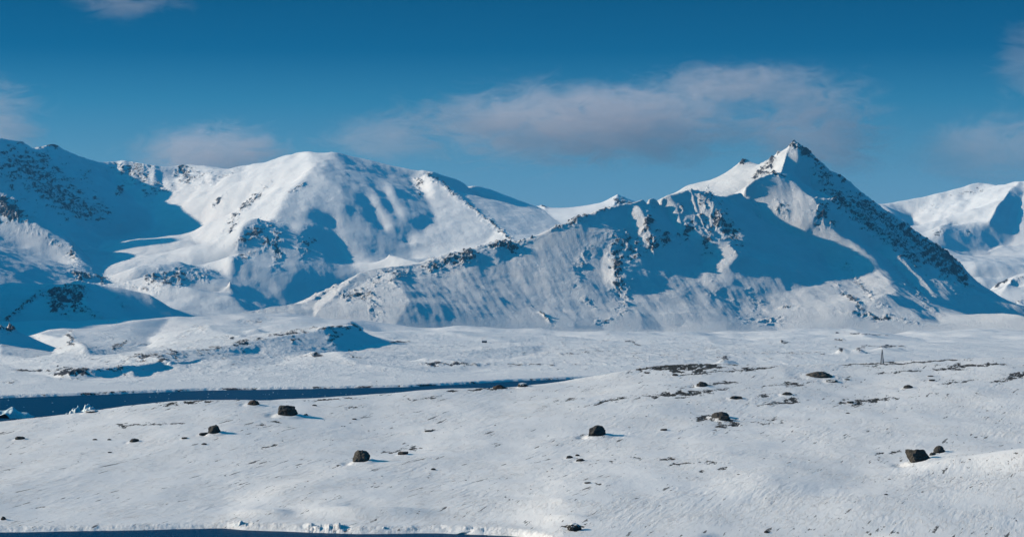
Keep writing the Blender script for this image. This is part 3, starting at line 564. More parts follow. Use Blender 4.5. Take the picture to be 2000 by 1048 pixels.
pl.z += sstep(2900, 3700, Y) * fbm(X / 170, Y / 420, 3, .5, 19) * 6.5
def mound(px, py, D, w, h, sk=1.0):
    x = (px - CX) / F * D; W = w / F * D
    return h / F * D * np.exp(-(((X - x) / (W * .5)) ** 2 + ((Y - D) / (W * .8)) ** 2) * 1.6)
for a in ((700, 696, 2000, 300, 9), (905, 704, 1850, 180, 7), (300, 700, 2500, 260, 9), (1412, 704, 1900, 36, 9), (1430, 704, 1905, 30, 7), (1645, 684, 2300, 36, 9), (1675, 684, 2300, 40, 10), (1725, 678, 2400, 60, 7), (1755, 678, 2400, 30, 5), (1530, 668, 2900, 24, 4), (1645, 662, 3100, 14, 5), (1690, 655, 3300, 70, 5),  # leading broad swells added so their right sides lay soft shade on the plain
          (870, 714, 1900, 110, 8), (830, 712, 1900, 50, 5), (610, 695, 2000, 30, 6), (560, 606, 3800, 60, 4), (500, 632, 2900, 44, 8), (470, 668, 2200, 30, 5), (730, 648, 2650, 30, 12), (640, 640, 2300, 60, 5), (900, 655, 3700, 120, 8), (1050, 655, 3700, 160, 6), (700, 742, 1500, 40, 2)):
    pl.z += mound(*a)
ROCKP = [(130, 728, 24, 10, 0, 1.05), (155, 726, 24, 10, 0, 1), (60, 724, 50, 2.5, 0, .85), (210, 722, 50, 5, 0, .7), (240, 720, 24, 10, -40, .7), (280, 697, 24, 8, 10, .95), (310, 697, 16, 10, -40, .8), (340, 693, 24, 8, -40, .75), (400, 684, 24, 8, 0, .6), (470, 670, 60, 5, 12, .8),
         (560, 650, 60, 4, 8, .8), (575, 662, 10, 12, -30, .7), (640, 640, 50, 4, 2, .85), (650, 655, 12, 14, -50, .8), (690, 634, 20, 3, -35, 1), (230, 675, 24, 6, 35, .7), (137, 662, 8, 22, 5, .8), (500, 625, 30, 7, 10, .6), (455, 660, 6, 3, 0, 1),
         (390, 640, 30, 10, 0, .5), (870, 710, 60, 5, 0, .85), (850, 712, 14, 5, 0, .9), (620, 693, 14, 4, 0, 1), (690, 697, 10, 2, 0, .9), (780, 668, 24, 2, 0, .9), (1415, 698, 16, 5, 0, .85), (1640, 682, 12, 6, 0, .95), (1680, 680, 14, 5, 0, .7), (1730, 676, 40, 2, 0, .9),
         (1640, 664, 10, 3, 0, .9), (1690, 652, 60, 2, -3, .8), (1530, 667, 8, 3, 0, 1), (1100, 690, 80, 4, 0, .6), (1250, 690, 160, 2, -4, .55), (1000, 712, 160, 3, 0, .62), (1500, 690, 180, 3, 0, .55), (1230, 668, 30, 3, -14, .75), (240, 764, 30, 2, 0, .9), (460, 760, 30, 2.5, 0, 1), (1250, 685, 500, 34, 0, .43), (400, 690, 500, 40, 0, .42), (20, 745, 12, 5, 10, .7)]
edge = np.exp(-((Y - shoreD_arr - 2) / 4.) ** 2)
rkp = np.maximum(pl.spots(ROCKP), edge * (.42 + .6 * fbm(X / 18, Y / 40, 3, .6, 12)))
pl.z += np.clip(rkp, 0, 1) * (ridged(X / 12, Y / 25, 4, .55, 3) - 1) * 1.6 * sstep(0, 30, Y - shoreD_arr)
pl.z += edge * fbm(X / 8, Y / 20, 3, .6, 15) * .5
plain = pl.mesh('snow_plain', MAT_PLAIN, {'rock': rkp}); tag(plain, 'snow covered coastal plain between the inlet and the mountains', 'ground', kind='structure')

# ------------------------------------------------------------------ foreground slope
def crest_py(px): return interp([(-300, 850), (0, 828), (60, 820), (150, 808), (250, 797), (330, 788), (440, 783), (500, 783), (600, 776), (700, 772), (800, 765), (900, 758), (1000, 752), (1100, 745), (1150, 740), (1200, 727), (1240, 718), (1300, 712), (1400, 710), (1500, 712), (1600, 712), (1700, 710), (1800, 705), (1900, 700), (2000, 695), (2300, 684)], px)
def crest_D(px): return interp([(-300, 620), (0, 640), (500, 670), (1000, 720), (1300, 770), (2000, 820), (2300, 830)], px)
def edge_D(px): return interp([(-300, 446), (0, 450), (200, 453), (440, 459), (480, 455), (700, 447), (850, 449), (1000, 443), (1050, 436), (1100, 418), (2300, 405)], px)
fg = Land(-640, 2900, 2520, np.linspace(404, 1000, 900))
xs = list(range(-640, 2920, 20))
ed = np.interp(fg.P, xs, [edge_D(x) for x in xs])
fg.row(0, -1.5)
fg.line([(x, -.6, edge_D(x) - 1.5) for x in xs]); fg.line([(x, (.75 if x < 430 else 1.15), edge_D(x) + 1) for x in xs]); fg.line([(x, (1.1 if x < 430 else 1.35), edge_D(x) + 9) for x in xs])
def FG(pp): fg.line([(a, zat(b, D), D) for a, b, D in pp])
for f_ in (.15, .3, .45, .6, .75, .88, 1.0):
    q = []
    for x in xs:
        cy, cd = crest_py(x), crest_D(x); y0 = interp([(-300, 1012), (400, 1008), (700, 1000), (1100, 1020), (1400, 1020), (2300, 1000)], x); d0 = edge_D(x) + 22
        py = y0 + (cy - y0) * f_; t = f_ ** 1.35
        q.append((x, zat(py, d0 + (cd - d0) * t), d0 + (cd - d0) * t))
    fg.line(q)
fg.line([(x, zat(crest_py(x), crest_D(x)) - (2.2 if x < 1150 else 1.5), crest_D(x) + 45) for x in xs])
fg.line([(x, (-2.5 if x < 1160 else 3), crest_D(x) + 150) for x in xs])
fg.row(-1, -4)
fg.solve(80); fg.z = blur(fg.z, 2.5)
X, Y = fg.X, fg.Q; PYf = fg.py(); Pf = fg.P
def band(path, width, h):
    """raised or lowered swell along a line given in bearings/heights"""
    out = np.zeros_like(fg.z)
    g_ = np.arange(-700, 3000, 4.); k_ = np.hanning(41); k_ /= k_.sum(); sm = np.convolve(np.pad(np.interp(g_, [p[0] for p in path], [p[1] for p in path]), 20, mode='edge'), k_, 'valid')
    py = np.interp(Pf, g_, sm); on = sstep(path[0][0], path[0][0] + 140, Pf) * (1 - sstep(path[-1][0] - 140, path[-1][0], Pf))
    t = (py - PYf); return h * sstep(-width, width, t) * (1 - sstep(width, width * 6, t)) * on
fg.z += band([(380, 1016), (450, 990), (520, 958), (600, 932), (700, 903), (800, 882), (950, 862)], 20, -.6)
fg.z -= 1.3 * np.exp(-((PYf - 1047) / 6) ** 2) * sstep(1360, 1420, Pf) * (1 - sstep(1660, 1760, Pf))
inner = sstep(2, 25, Y - ed)
# broad swells
fg.z += inner * (fbm(X / 45, Y / 90, 3, .5, 31) * .8)
# steep snow banks
fg.z += band([(440, 1010), (480, 996), (520, 1000)], 4, 0.9) + band([(560, 1018), (610, 1006), (700, 1008), (735, 1022)], 7, 1.6) + band([(1740, 945), (1800, 925), (1900, 916), (2000, 920), (2280, 915)], 9, 1.5) + band([(1380, 975), (1450, 968), (1600, 955), (1700, 948)], 14, .9)
def ramp(x0, x1, x2, yc, wd, h):
    t = sstep(x0, x1, Pf) ** .8 * (1 - sstep(x1 + (x2 - x1) * .1, x2, Pf)); return h * t * np.exp(-((PYf - yc) / wd) ** 2)
fg.z += ramp(570, 728, 900, 1006, 8, 1.5) + ramp(445, 520, 600, 1005, 8, 1.1) + ramp(1740, 2200, 2600, 914, 11, 4.2) + ramp(1060, 1110, 1180, 1016, 6, .6)
# wind crust: streaks running up and away to the right
u = X * .95 - (Y - 500) * .31; v = X * .31 + (Y - 500) * .95
wx_ = fbm(X / 6, Y / 20, 2, .5, 40)
patch = sstep(-.25, .45, fbm(X / 20, Y / 60, 3, .5, 37))
n1 = fbm(u / 5 + wx_ * .3, v / 60, 5, .62, 33); n2 = fbm(u / 2.2, v / 24, 5, .62, 35)
scarp = sstep(-.02, .05, n1) * .10 + sstep(.1, .16, n2) * .055 + sstep(-.3, -.25, n2) * .05      # little wind-cut steps in the crust
fg.z += inner * (patch * scarp * .30 + patch * fbm(u / .7, v / 5, 3, .6, 39) * .03 + fbm(X / 3.2, Y / 9, 3, .5, 41) * .03)
BARE = [(1330, 718, 90, 6, 0, 1.25), (1370, 711, 70, 2.5, 2, 1.1), (1260, 719, 40, 3, 4, .9), (1460, 721, 60, 3, 5, 1.05), (1380, 727, 60, 2, 6, .9), (1300, 770, 70, 4, 3, .95), (1345, 767, 44, 4, 3, 1), (1395, 762, 26, 3, 4, .95), (1330, 776, 20, 2, 5, .8), (1180, 784, 60, 1.8, 12, .95), (1245, 777, 40, 1.6, 8, .8),
        (1400, 748, 44, 2.5, 3, .95), (1550, 749, 40, 3.2, 3, 1), (1500, 753, 40, 2, 5, .8), (1540, 783, 40, 4.5, 6, 1), (1500, 788, 30, 2, 5, .9), (1490, 772, 20, 3, 5, .8), (1690, 783, 44, 6, 6, .98), (1725, 779, 60, 2.5, 5, .8), (1640, 786, 20, 2, 5, .85), (1415, 828, 34, 7, 0, .92), (1375, 815, 28, 5, 5, .85), (1480, 824, 30, 4, 0, .75), (1510, 820, 24, 5, -15, .75),  # leading entry: thin dark strip just right of the pointed boulder
        (1755, 725, 40, 2.5, 5, .95), (1790, 724, 20, 2, 0, .8), (1865, 716, 60, 4, 4, 1), (1920, 713, 40, 2, 4, 1), (1780, 708, 120, 1.5, 4, 1.05), (1850, 703, 60, 1.5, 4, 1.05), (1700, 710, 80, 1.2, 2, .95), (1735, 706, 16, 2, 0, 1), (1975, 738, 44, 4, 12, 1), (1990, 730, 30, 4, 6, 1.05), (1870, 746, 60, 2, 6, .8), (1740, 716, 40, 2, 0, .6),
        (1113, 779, 26, 4, 5, .85), (380, 784, 60, 2.2, 3, 1.1), (330, 790, 24, 2, 4, .95), (270, 829, 44, 3, 3, .92), (330, 827, 50, 2, 0, .85), (240, 830, 14, 2.5, 0, 1), (650, 779, 60, 1.6, 3, .92), (820, 778, 44, 2, 6, .8), (930, 760, 60, 1.5, 4, 1.05), (985, 758, 30, 1.5, 4, 1), (522, 873, 26, 2.5, 16, .98), (690, 794, 18, 3, 5, .95), (765, 882, 30, 2.5, 10, .95), (805, 876, 20, 2, 0, .95), (845, 840, 12, 2, 5, .9),
        (660, 910, 20, 2, 15, .7), (1240, 893, 24, 3, -3, .85), (1305, 895, 24, 3, 0, .95), (1330, 905, 30, 2.5, 6, .95), (1390, 903, 18, 3, 0, .85), (1370, 918, 14, 3, 0, .8), (1410, 914, 14, 3, 5, .85), (1195, 900, 6, 1.5, 0, .9), (1720, 886, 12, 2, 10, .95), (1748, 882, 12, 2, 12, .95), (1125, 1030, 26, 6, 0, 1), (1165, 943, 12, 2, 0, .8), (75, 990, 24, 1.5, 5, .8), (540, 823, 16, 2, -5, .9), (510, 828, 10, 2, 0, .9),
        (640, 845, 600, 40, 8, .22), (1500, 760, 600, 50, 4, .36), (1850, 800, 400, 60, 12, .28), (1000, 950, 900, 60, 0, .10)]
bare = fg.spots([(a, b, c * 1.05, d * (1.35 if d < 20 else 1), e, f) for a, b, c, d, e, f in BARE])
bare = np.maximum(bare, np.exp(-((Y - ed) / .5) ** 2) * .0)
fg.z -= np.clip(bare - .4, 0, .6) * .12
def snow_ground():
    m = M('snow_ground'); r = m.attr('bare')
    vv = m.mapping((1.0, .16, 1.0), (0, 0, R(18)))
    a = m.math('ADD', m.math('MULTIPLY', m.noise(.55, 7, .75, vv), .5), m.math('MULTIPLY', m.noise(2.4, 5, .75, m.mapping((1, .3, 1), (0, 0, R(18)))), .5))
    thr = m.math('ADD', a, m.math('MULTIPLY', r, .27)); mask = m.rng(thr, .665, .685)
    sl_ = m.noise(1.0, 4, .62, m.mapping((.75, .05, 1.0), (0, 0, R(17))), .2); sl2 = m.noise(1.0, 4, .62, m.mapping((1.9, .13, 1.0), (0, 0, R(20))), .2); wide = m.rng(m.noise(.045, 3), .38, .62, -.03, .05)
    sliver = m.math('MAXIMUM', m.rng(m.math('ADD', sl_, wide), .665, .685), m.rng(m.math('ADD', sl2, wide), .715, .735)); mask = m.math('MAXIMUM', mask, m.math('MULTIPLY', sliver, .85))
    soil = m.mix(m.rng(m.noise(1.6, 6, .7), .4, .62), (.014, .011, .009), (.085, .066, .042))
    snow = m.mix(m.rng(m.noise(.12, 4), .3, .7), (.86, .845, .84), (.915, .90, .895))
    m.l.new(m.mix(mask, snow, soil), m.b.inputs['Base Color']); m.b.inputs['Roughness'].default_value = .7; m.b.inputs['Specular IOR Level'].default_value = .3
    vs_ = m.mapping((1.0, .13, 1.0), (0, 0, R(18)))
    w1 = m.noise(.9, 7, .7, vs_, .3); big = m.noise(.06, 3)
    edge_ = m.math('MULTIPLY', m.rng(w1, .50, .53), m.rng(big, .42, .58))
    edge2 = m.math('MULTIPLY', m.rng(m.noise(2.2, 6, .7, vs_, .3), .54, .58), m.rng(m.noise(.1, 3), .40, .6))
    n = m.bump(edge_, .8, .12); n = m.bump(edge2, .8, .08, n); n = m.bump(m.noise(5, 6, .75, m.mapping((1, .35, 1))), .65, .085, n)
    m.l.new(n, m.b.inputs['Normal']); return m.m
MAT_GROUND = snow_ground()
BOULDERS = [  # px, foot py, width, height, kind, material, name, label, group
 (38, 859, 20, 7, 'round', 0, 'boulder', 'small grey boulder with a low tail, nearest the left edge of the snow slope'),
 (262, 864, 20, 8, 'round', 0, 'boulder', 'low dark stone alone on the snow between the left edge and the tall rounded boulder'),
 (418, 849, 25, 19, 'round', 0, 'boulder', 'tall rounded olive boulder with a low slab at its left foot'),
 (398, 849, 20, 5, 'slab', 0, 'rock_slab', 'flat black slab lying against the left foot of the tall rounded olive boulder'),
 (494, 792, 25, 11, 'dome', 1, 'boulder', 'brown domed boulder on the crest beside the dark inlet, left of the big block'),
 (561, 814, 40, 22, 'block', 0, 'boulder', 'big flat topped black block boulder, largest of the left half'),
 (596, 811, 11, 4, 'round', 2, 'rock', 'small snow capped stone just right of the big flat topped block'),
 (705, 905, 35, 25, 'dome', 3, 'boulder', 'steep black dome boulder with pale lichen blotch in the lower middle'),
 (787, 888, 21, 7, 'slab', 0, 'rock', 'flat dark rock right of the lichen marked dome boulder'),
 (1166, 854, 36, 23, 'egg', 0, 'boulder', 'leaning egg shaped boulder with ochre lichen on its left foot, in open snow'),
 (1112, 895, 14, 6, 'round', 0, 'rock', 'left stone of the trio below the leaning egg shaped boulder'),
 (1128, 890, 9, 4, 'round', 0, 'rock', 'smallest and upper stone of the trio below the leaning egg shaped boulder'),
 (1134, 901, 18, 6, 'round', 0, 'rock', 'lowest and widest stone of the trio below the leaning egg shaped boulder'),
 (1408, 818, 36, 14, 'dome', 0, 'boulder', 'broad dark boulder above a patch of bare ground, with a smaller one before it'),
 (1415, 822, 24, 10, 'block', 0, 'boulder', 'angular boulder leaning on the front of the broad dark boulder'),
 (1797, 904, 46, 28, 'wedge', 3, 'boulder', 'large brown wedge boulder with a sharp left edge, biggest at lower right'),
 (1836, 886, 24, 16, 'dome', 0, 'boulder', 'dark boulder right behind the large brown wedge boulder'),
 (1823, 889, 14, 6, 'round', 0, 'rock', 'low black stone squeezed between the brown wedge boulder and its dark neighbour'),
 (975, 760, 26, 9, 'dome', 1, 'boulder', 'rust brown low boulder on the crest where the inlet narrows'),
 (1022, 756, 22, 9, 'round', 2, 'boulder', 'snow capped boulder on the crest beside the rust brown one'),
 (1603, 739, 54, 13, 'dome', 3, 'boulder', 'long whaleback boulder with a pale front near the top of the slope'),
 (1626, 747, 24, 7, 'round', 2, 'rock', 'dark rock with a dab of snow just below the long whaleback boulder'),
 (1655, 743, 12, 3.5, 'round', 0, 'rock', 'small dark stone with a long drift line right of the whaleback boulder'),
 (1372, 756, 24, 11, 'dome', 0, 'boulder', 'dark pointed boulder left of a thin dark strip, above the olive moss patches'),
 (1319, 734, 12, 5, 'round', 0, 'rock', 'small black stone under the long bare brown bank on the crest'),
 (1439, 780, 26, 7, 'block', 0, 'rock_slab', 'long black rectangular slab between the moss patches'),
 (1538, 772, 22, 7, 'round', 0, 'rock', 'rounded dark rock amid scattered bare specks in the upper right'),
 (1775, 759, 20, 8, 'dome', 0, 'rock', 'dark peaked rock alone in snow, below and right of the mast'),
 (1821, 744, 12, 4, 'slab', 0, 'rock', 'thin dark slab right of the lone dark peaked rock'),
 (1818, 735, 12, 2.5, 'slab', 0, 'rock', 'thinnest dark sliver just above the thin slab at upper right'),
 (846, 918, 10, 4, 'round', 0, 'rock', 'lone small black stone right of the lichen marked dome boulder'),
 (1297, 841, 14, 4, 'slab', 0, 'rock', 'small grey slab right of the leaning egg shaped boulder'),
 (1121, 1036, 30, 15, 'round', 2, 'boulder', 'snow draped shore boulder at the bottom edge of the picture'),
 (1148, 944, 13, 3.5, 'slab', 0, 'rock', 'small black slab in smooth snow below the trio of stones'),
 (398, 868, 11, 4, 'round', 0, 'rock', 'small stone below the tall rounded olive boulder'),
 (185, 859, 10, 3, 'round', 0, 'rock', 'left small stone of the loose pair left of the low dark stone'),
 (213, 859, 8, 3, 'round', 0, 'rock', 'right small stone of the loose pair left of the low dark stone'),
 (214, 884, 8, 2.5, 'slab', 0, 'rock', 'tiny flat stone below the loose pair on the left slope'),
 (360, 857, 12, 4, 'slab', 0, 'rock', 'small flat stone left of the tall rounded olive boulder and its slab'),
 (1731, 966, 8, 3, 'round', 0, 'rock', 'tiny lone stone in the smooth snow near the lower right corner'),
 (1662, 788, 14, 5, 'slab', 0, 'rock', 'dark slab at the left end of the tan bare patch'),
 (1656, 807, 8, 2.5, 'round', 0, 'rock', 'tiny stone below the tan bare patch'),
 (6, 1016, 12, 8, 'dome', 0, 'boulder', 'dark shore rock cut by the left edge above the water'),
 (692, 819, 10, 2.5, 'slab', 0, 'rock', 'tiny flat stone in the snow above the lichen marked dome boulder'),
 (838, 843, 18, 3.5, 'slab', 0, 'rock_slab', 'thin tilted dark slab in the middle of the snow slope'),
 (614, 792, 10, 3, 'round', 0, 'rock', 'small stone above and right of the big flat topped block'),
 (1497, 1042, 9, 5, 'round', 0, 'rock', 'small dark stone in the blue hollow at the bottom edge'),
 (179, 806, 30, 6, 'round', 2, 'rock', 'snow dusted dark rock on the crest before the floating ice'),
]

# ragged ice foot along the water
fe = np.exp(-((Y - ed - 1.2) / 2.2) ** 2); fg.z += fe * (fbm(X / 2.6, Y / 1.6, 5, .62, 50) * (.16 + .8 * sstep(430, 470, Pf) * sstep(-.3, .4, fbm(X / 7, Y / 30, 2, .5, 57))) + fbm(X / 12, Y / 9, 2, .5, 52) * .3)
BPOS = [fg.hit(b_[0], b_[1]) for b_ in BOULDERS]
for b_, g_ in zip(BOULDERS, BPOS):          # drifts banked against the stones, wind scoops on their windward side
    w_ = b_[2] * g_.y / F; h_ = b_[3] * g_.y / F
    if b_[2] < 12 or b_[1] > 1025: continue
    dx_ = X - g_.x; dy_ = Y - (g_.y + w_ * .3); r_ = np.sqrt((dx_ / w_) ** 2 + (dy_ / (w_ * 1.2)) ** 2)
    fg.z += np.where(r_ < 4, .16 * h_ * np.exp(-((r_ - .55) / .28) ** 2) - .20 * h_ * np.exp(-(((dx_ + w_ * .75) / (w_ * .28)) ** 2 + (dy_ / (w_ * .8)) ** 2)) + .16 * h_ * np.exp(-(((dx_ - w_ * 1.0) / (w_ * .8)) ** 2 + (dy_ / (w_ * .35)) ** 2)), 0)
ground = fg.mesh('ground', MAT_GROUND, {'bare': bare}); tag(ground, 'wind crusted snow slope of the near shore dotted with dark rocks', 'ground', kind='structure')

# rubble lying in the bare patches: countless little stones, one object
import bmesh
rr_ = np.random.RandomState(11); zone = (bare > .75) & (Y < np.interp(Pf, xs, [crest_D(x) for x in xs]) + 25) & (Y > ed + 10)
ii, jj = np.nonzero(zone); pk = rr_.choice(len(ii), min(5200, len(ii)), replace=False)
i2, j2 = np.nonzero((Y > ed + 25) & (Y < np.interp(Pf, xs, [crest_D(x) for x in xs]) + 10) & (Pf > -50) & (Pf < 2050) & (fbm(X / 30, Y / 80, 3, .5, 91) > .12)); p2 = rr_.choice(len(i2), 420, replace=False)
ii = np.concatenate([ii[pk], i2[p2]]); jj = np.concatenate([jj[pk], j2[p2]]); pk = np.arange(len(ii)); vv_, ff_ = [], []
ico = bmesh.new(); bmesh.ops.create_icosphere(ico, subdivisions=1, radius=1); ico.verts.ensure_lookup_table()
IV = np.array([v.co[:] for v in ico.verts]); IF = np.array([[v.index for v in f.verts] for f in ico.faces]); ico.free()
for q_, k in enumerate(pk):
    i, j = ii[k], jj[k]; r0 = .06 + .20 * rr_.rand() ** 3
    c = np.array([X[i, j] + rr_.randn() * .2, Y[i, j] + rr_.randn() * .4, fg.z[i, j]]); th = rr_.rand() * 6.28
    V = IV * (1 + rr_.randn(len(IV), 1) * .16) * np.array([r0 * (1 + rr_.rand()), r0, r0 * .62]); V = np.stack([V[:, 0] * math.cos(th) - V[:, 1] * math.sin(th), V[:, 0] * math.sin(th) + V[:, 1] * math.cos(th), V[:, 2]], 1)
    vv_.append(V + c); ff_.append(IF + q_ * len(IV))
me = bpy.data.meshes.new('rubble'); me.from_pydata(np.concatenate(vv_).tolist(), [], np.concatenate(ff_).tolist())
me.materials.append(rock_mat('rubble_stone', (.016, .014, .012), (.09, .072, .05), 0, 2.0)); o = bpy.data.objects.new('rubble', me); COL.objects.link(o)
tag(o, 'small dark stones and gravel lying in the bare patches of the slope', 'gravel', kind='stuff')

# ------------------------------------------------------------------ boulders
import bmesh
MAT_ROCK = rock_mat('dark_rock', (.012, .011, .012), (.058, .052, .045), 0, 1.2, (.08, .078, .05))
MAT_ROCK_BROWN = rock_mat('brown_rock', (.018, .012, .009), (.085, .05, .03), 0, 1.2, (.07, .09, .03))
MAT_ROCK_SNOWY = rock_mat('snowy_rock', (.010, .010, .012), (.05, .045, .04), .42, 1.2)
def rock_mesh(name, w, d, h, seed, kind, mat):
    """kind: round, block, dome, wedge, slab, egg - an irregular stone w wide, d deep, h high above the snow"""
    rnd = random.Random(seed); bm = bmesh.new(); bmesh.ops.create_icosphere(bm, subdivisions=5 if w > 2.5 else 4, radius=1)
    planes = []
    nf = {'round': 7, 'egg': 6, 'dome': 9, 'block': 12, 'wedge': 9, 'slab': 9}[kind]
    for i in range(nf):
        v = Vector((rnd.gauss(0, 1), rnd.gauss(0, 1), rnd.gauss(0, .8))).normalized(); planes.append((v, rnd.uniform(.72, .92)))
    if kind == 'block': planes += [(Vector((0, 0, 1)), .62), (Vector((-.95, -.2, .15)).normalized(), .72), (Vector((.95, -.1, .25)).normalized(), .74), (Vector((-.1, -1, .15)).normalized(), .6)]
    if kind == 'wedge': planes = planes[:3] + [(Vector((-.93, -.25, -.28)).normalized(), .52), (Vector((.16, .1, 1)).normalized(), .50), (Vector((.85, -.1, .55)).normalized(), .62), (Vector((.25, -1, .12)).normalized(), .48), (Vector((.3, -.6, -.8)).normalized(), .5), (Vector((-.3, -.8, .6)).normalized(), .68)]
    if kind == 'slab': planes += [(Vector((.1, 0, 1)).normalized(), .5), (Vector((-1, -.2, 0)).normalized(), .75)]
    if kind == 'dome': planes += [(Vector((.75, -.35, .5)).normalized(), .68), (Vector((-.8, -.3, .35)).normalized(), .66), (Vector((-.1, -.8, .5)).normalized(), .7)]
    for v in bm.verts:
        c = v.co.copy()
        for n, dd in planes:
            k = c.dot(n) - dd
            if k > 0: c -= n * k * .93
        q = c * 1.7 + Vector((seed * 3.1, seed * 1.7, 0))
        c += v.co * (mn.fractal(q, 1.0, 2.0, 3) * .15 + mn.fractal(q * 4, 1.0, 2.0, 3) * .04)
        if kind == 'egg': c.x += c.z * .25
        v.co = c
    xs_ = [v.co.x for v in bm.verts]; zs_ = [v.co.z for v in bm.verts]; ys_ = [v.co.y for v in bm.verts]
    sx_ = w / (max(xs_) - min(xs_)); sy_ = d / (max(ys_) - min(ys_)); buried = .22; sz_ = h / ((max(zs_) - min(zs_)) * (1 - buried)); z0 = min(zs_) + buried * (max(zs_) - min(zs_))
    cx_ = (max(xs_) + min(xs_)) / 2
    for v in bm.verts: v.co = Vector(((v.co.x - cx_) * sx_, v.co.y * sy_, (v.co.z - z0) * sz_))
    me = bpy.data.meshes.new(name); bm.to_mesh(me); bm.free(); me.materials.append(mat)
    me.polygons.foreach_set('use_smooth', np.ones(len(me.polygons), bool)); me.set_sharp_from_angle(angle=R(32))
    o = bpy.data.objects.new(name, me); COL.objects.link(o); return o
mats = [MAT_ROCK, MAT_ROCK_BROWN, MAT_ROCK_SNOWY, rock_mat('pale_lichen_rock', (.02, .018, .018), (.10, .085, .065), 0, .9, (.30, .28, .24))]
for i, (bx_, by_, bw, bh, kd, mi, nm, lab) in enumerate(BOULDERS):
    g = BPOS[i]; k = g.y / F
    o = rock_mesh(nm, bw * k, bw * k * (.8 if kd != 'slab' else 1.1), bh * k * 1.05, i + 3, kd, mats[mi])
    o.location = g + Vector((0, bw * k * .3, -.05)); o.rotation_euler = (0, R({'slab': -4, 'wedge': -6}.get(kd, 0)), 0)
    tag(o, lab, 'rock' if nm != 'boulder' else 'boulder', 'dark boulders and stones scattered on the snow slope')

# ------------------------------------------------------------------ ice
m = M('floe_ice'); c = m.mix(m.rng(m.noise(.8, 5, .65), .35, .65), (.50, .72, .80), (.88, .92, .93)); m.l.new(c, m.b.inputs['Base Color']); m.b.inputs['Roughness'].default_value = .4
m.l.new(m.bump(m.noise(1.5, 6, .7), .8, .4), m.b.inputs['Normal']); MAT_ICE = m.m
def ice_mesh(name, w, d, h, seed, mat, rough=1.0, n=120):
    """a hummocky raft of ice rising from the water"""
    a = np.linspace(-1, 1, n); b = np.linspace(-1, 1, max(30, int(n * d / w))); A, B = np.meshgrid(a, b)
    r = np.sqrt(A * A + B * B) + fbm(A * 2.2 + seed, B * 2.2, 3, .45, seed) * .2
    edge_ = np.sqrt(np.clip(1 - r * r, 0, 1)); lump = np.clip(.5 + .7 * fbm(A * 2.6 + seed, B * 1.8, 3, .45, seed + 2), 0, 1.1)
    z = np.where(r < 1, edge_ * (.25 + .62 * rough * lump + .45 * np.exp(-((A - .4 * math.sin(seed)) / .5) ** 2)) * h, -.15 * h * np.minimum(r - 1, 1) * 4)
    z = blur(z, 1.6)
    L = [(A.flat[i] * w / 2, B.flat[i] * d / 2, z.flat[i]) for i in range(A.size)]; q = []
    ny_, nx_ = A.shape
    for i in range(ny_ - 1):
        for j in range(nx_ - 1): q.append((i * nx_ + j, i * nx_ + j + 1, (i + 1) * nx_ + j + 1, (i + 1) * nx_ + j))
    me = bpy.data.meshes.new(name); me.from_pydata(L, [], q); me.materials.append(mat); me.polygons.foreach_set('use_smooth', np.ones(len(me.polygons), bool)); o = bpy.data.objects.new(name, me); COL.objects.link(o); return o
for px_, py_, w_, h_, sd, lab in ((20, 815, 92, 16, 3, 'jagged white ice floe afloat in the inlet, leftmost one by the picture edge'),
                                  (146, 812, 36, 16, 8, 'rounded turquoise ice floe rising behind the crest'), (178, 806, 40, 14, 5, 'low white ice floe right behind the turquoise one')):
    D = 188200 / (py_ - HZ); o = ice_mesh('ice_floe', w_ * D / F, w_ * D / F * .7, h_ * D / F, sd, MAT_ICE, 1.1); o.location = ((px_ - CX) / F * D, D, 0)
    tag(o, lab, 'ice floe', 'ice floes in the inlet')
# loose brash ice on the far water: countless small bits, one object
rnd = random.Random(5); bm = bmesh.new()
for i in range(150):
    D = rnd.uniform(930, 1180); x = rnd.uniform(-230, 60) * D / 1000
    if rnd.random() < .35: D = rnd.uniform(1180, 1290); x = rnd.uniform(-200, 0)
    s_ = rnd.uniform(.12, .38); r_ = bmesh.ops.create_icosphere(bm, subdivisions=1, radius=s_)
    for v in r_['verts']: v.co = Vector((v.co.x * rnd.uniform(.8, 1.6), v.co.y, v.co.z * .7)) + Vector((x, D, .03))
me = bpy.data.meshes.new('brash_ice'); bm.to_mesh(me); bm.free(); me.materials.append(MAT_ICE); o = bpy.data.objects.new('brash_ice', me); COL.objects.link(o)
tag(o, 'loose specks of brash ice on the dark inlet', 'ice', kind='stuff')
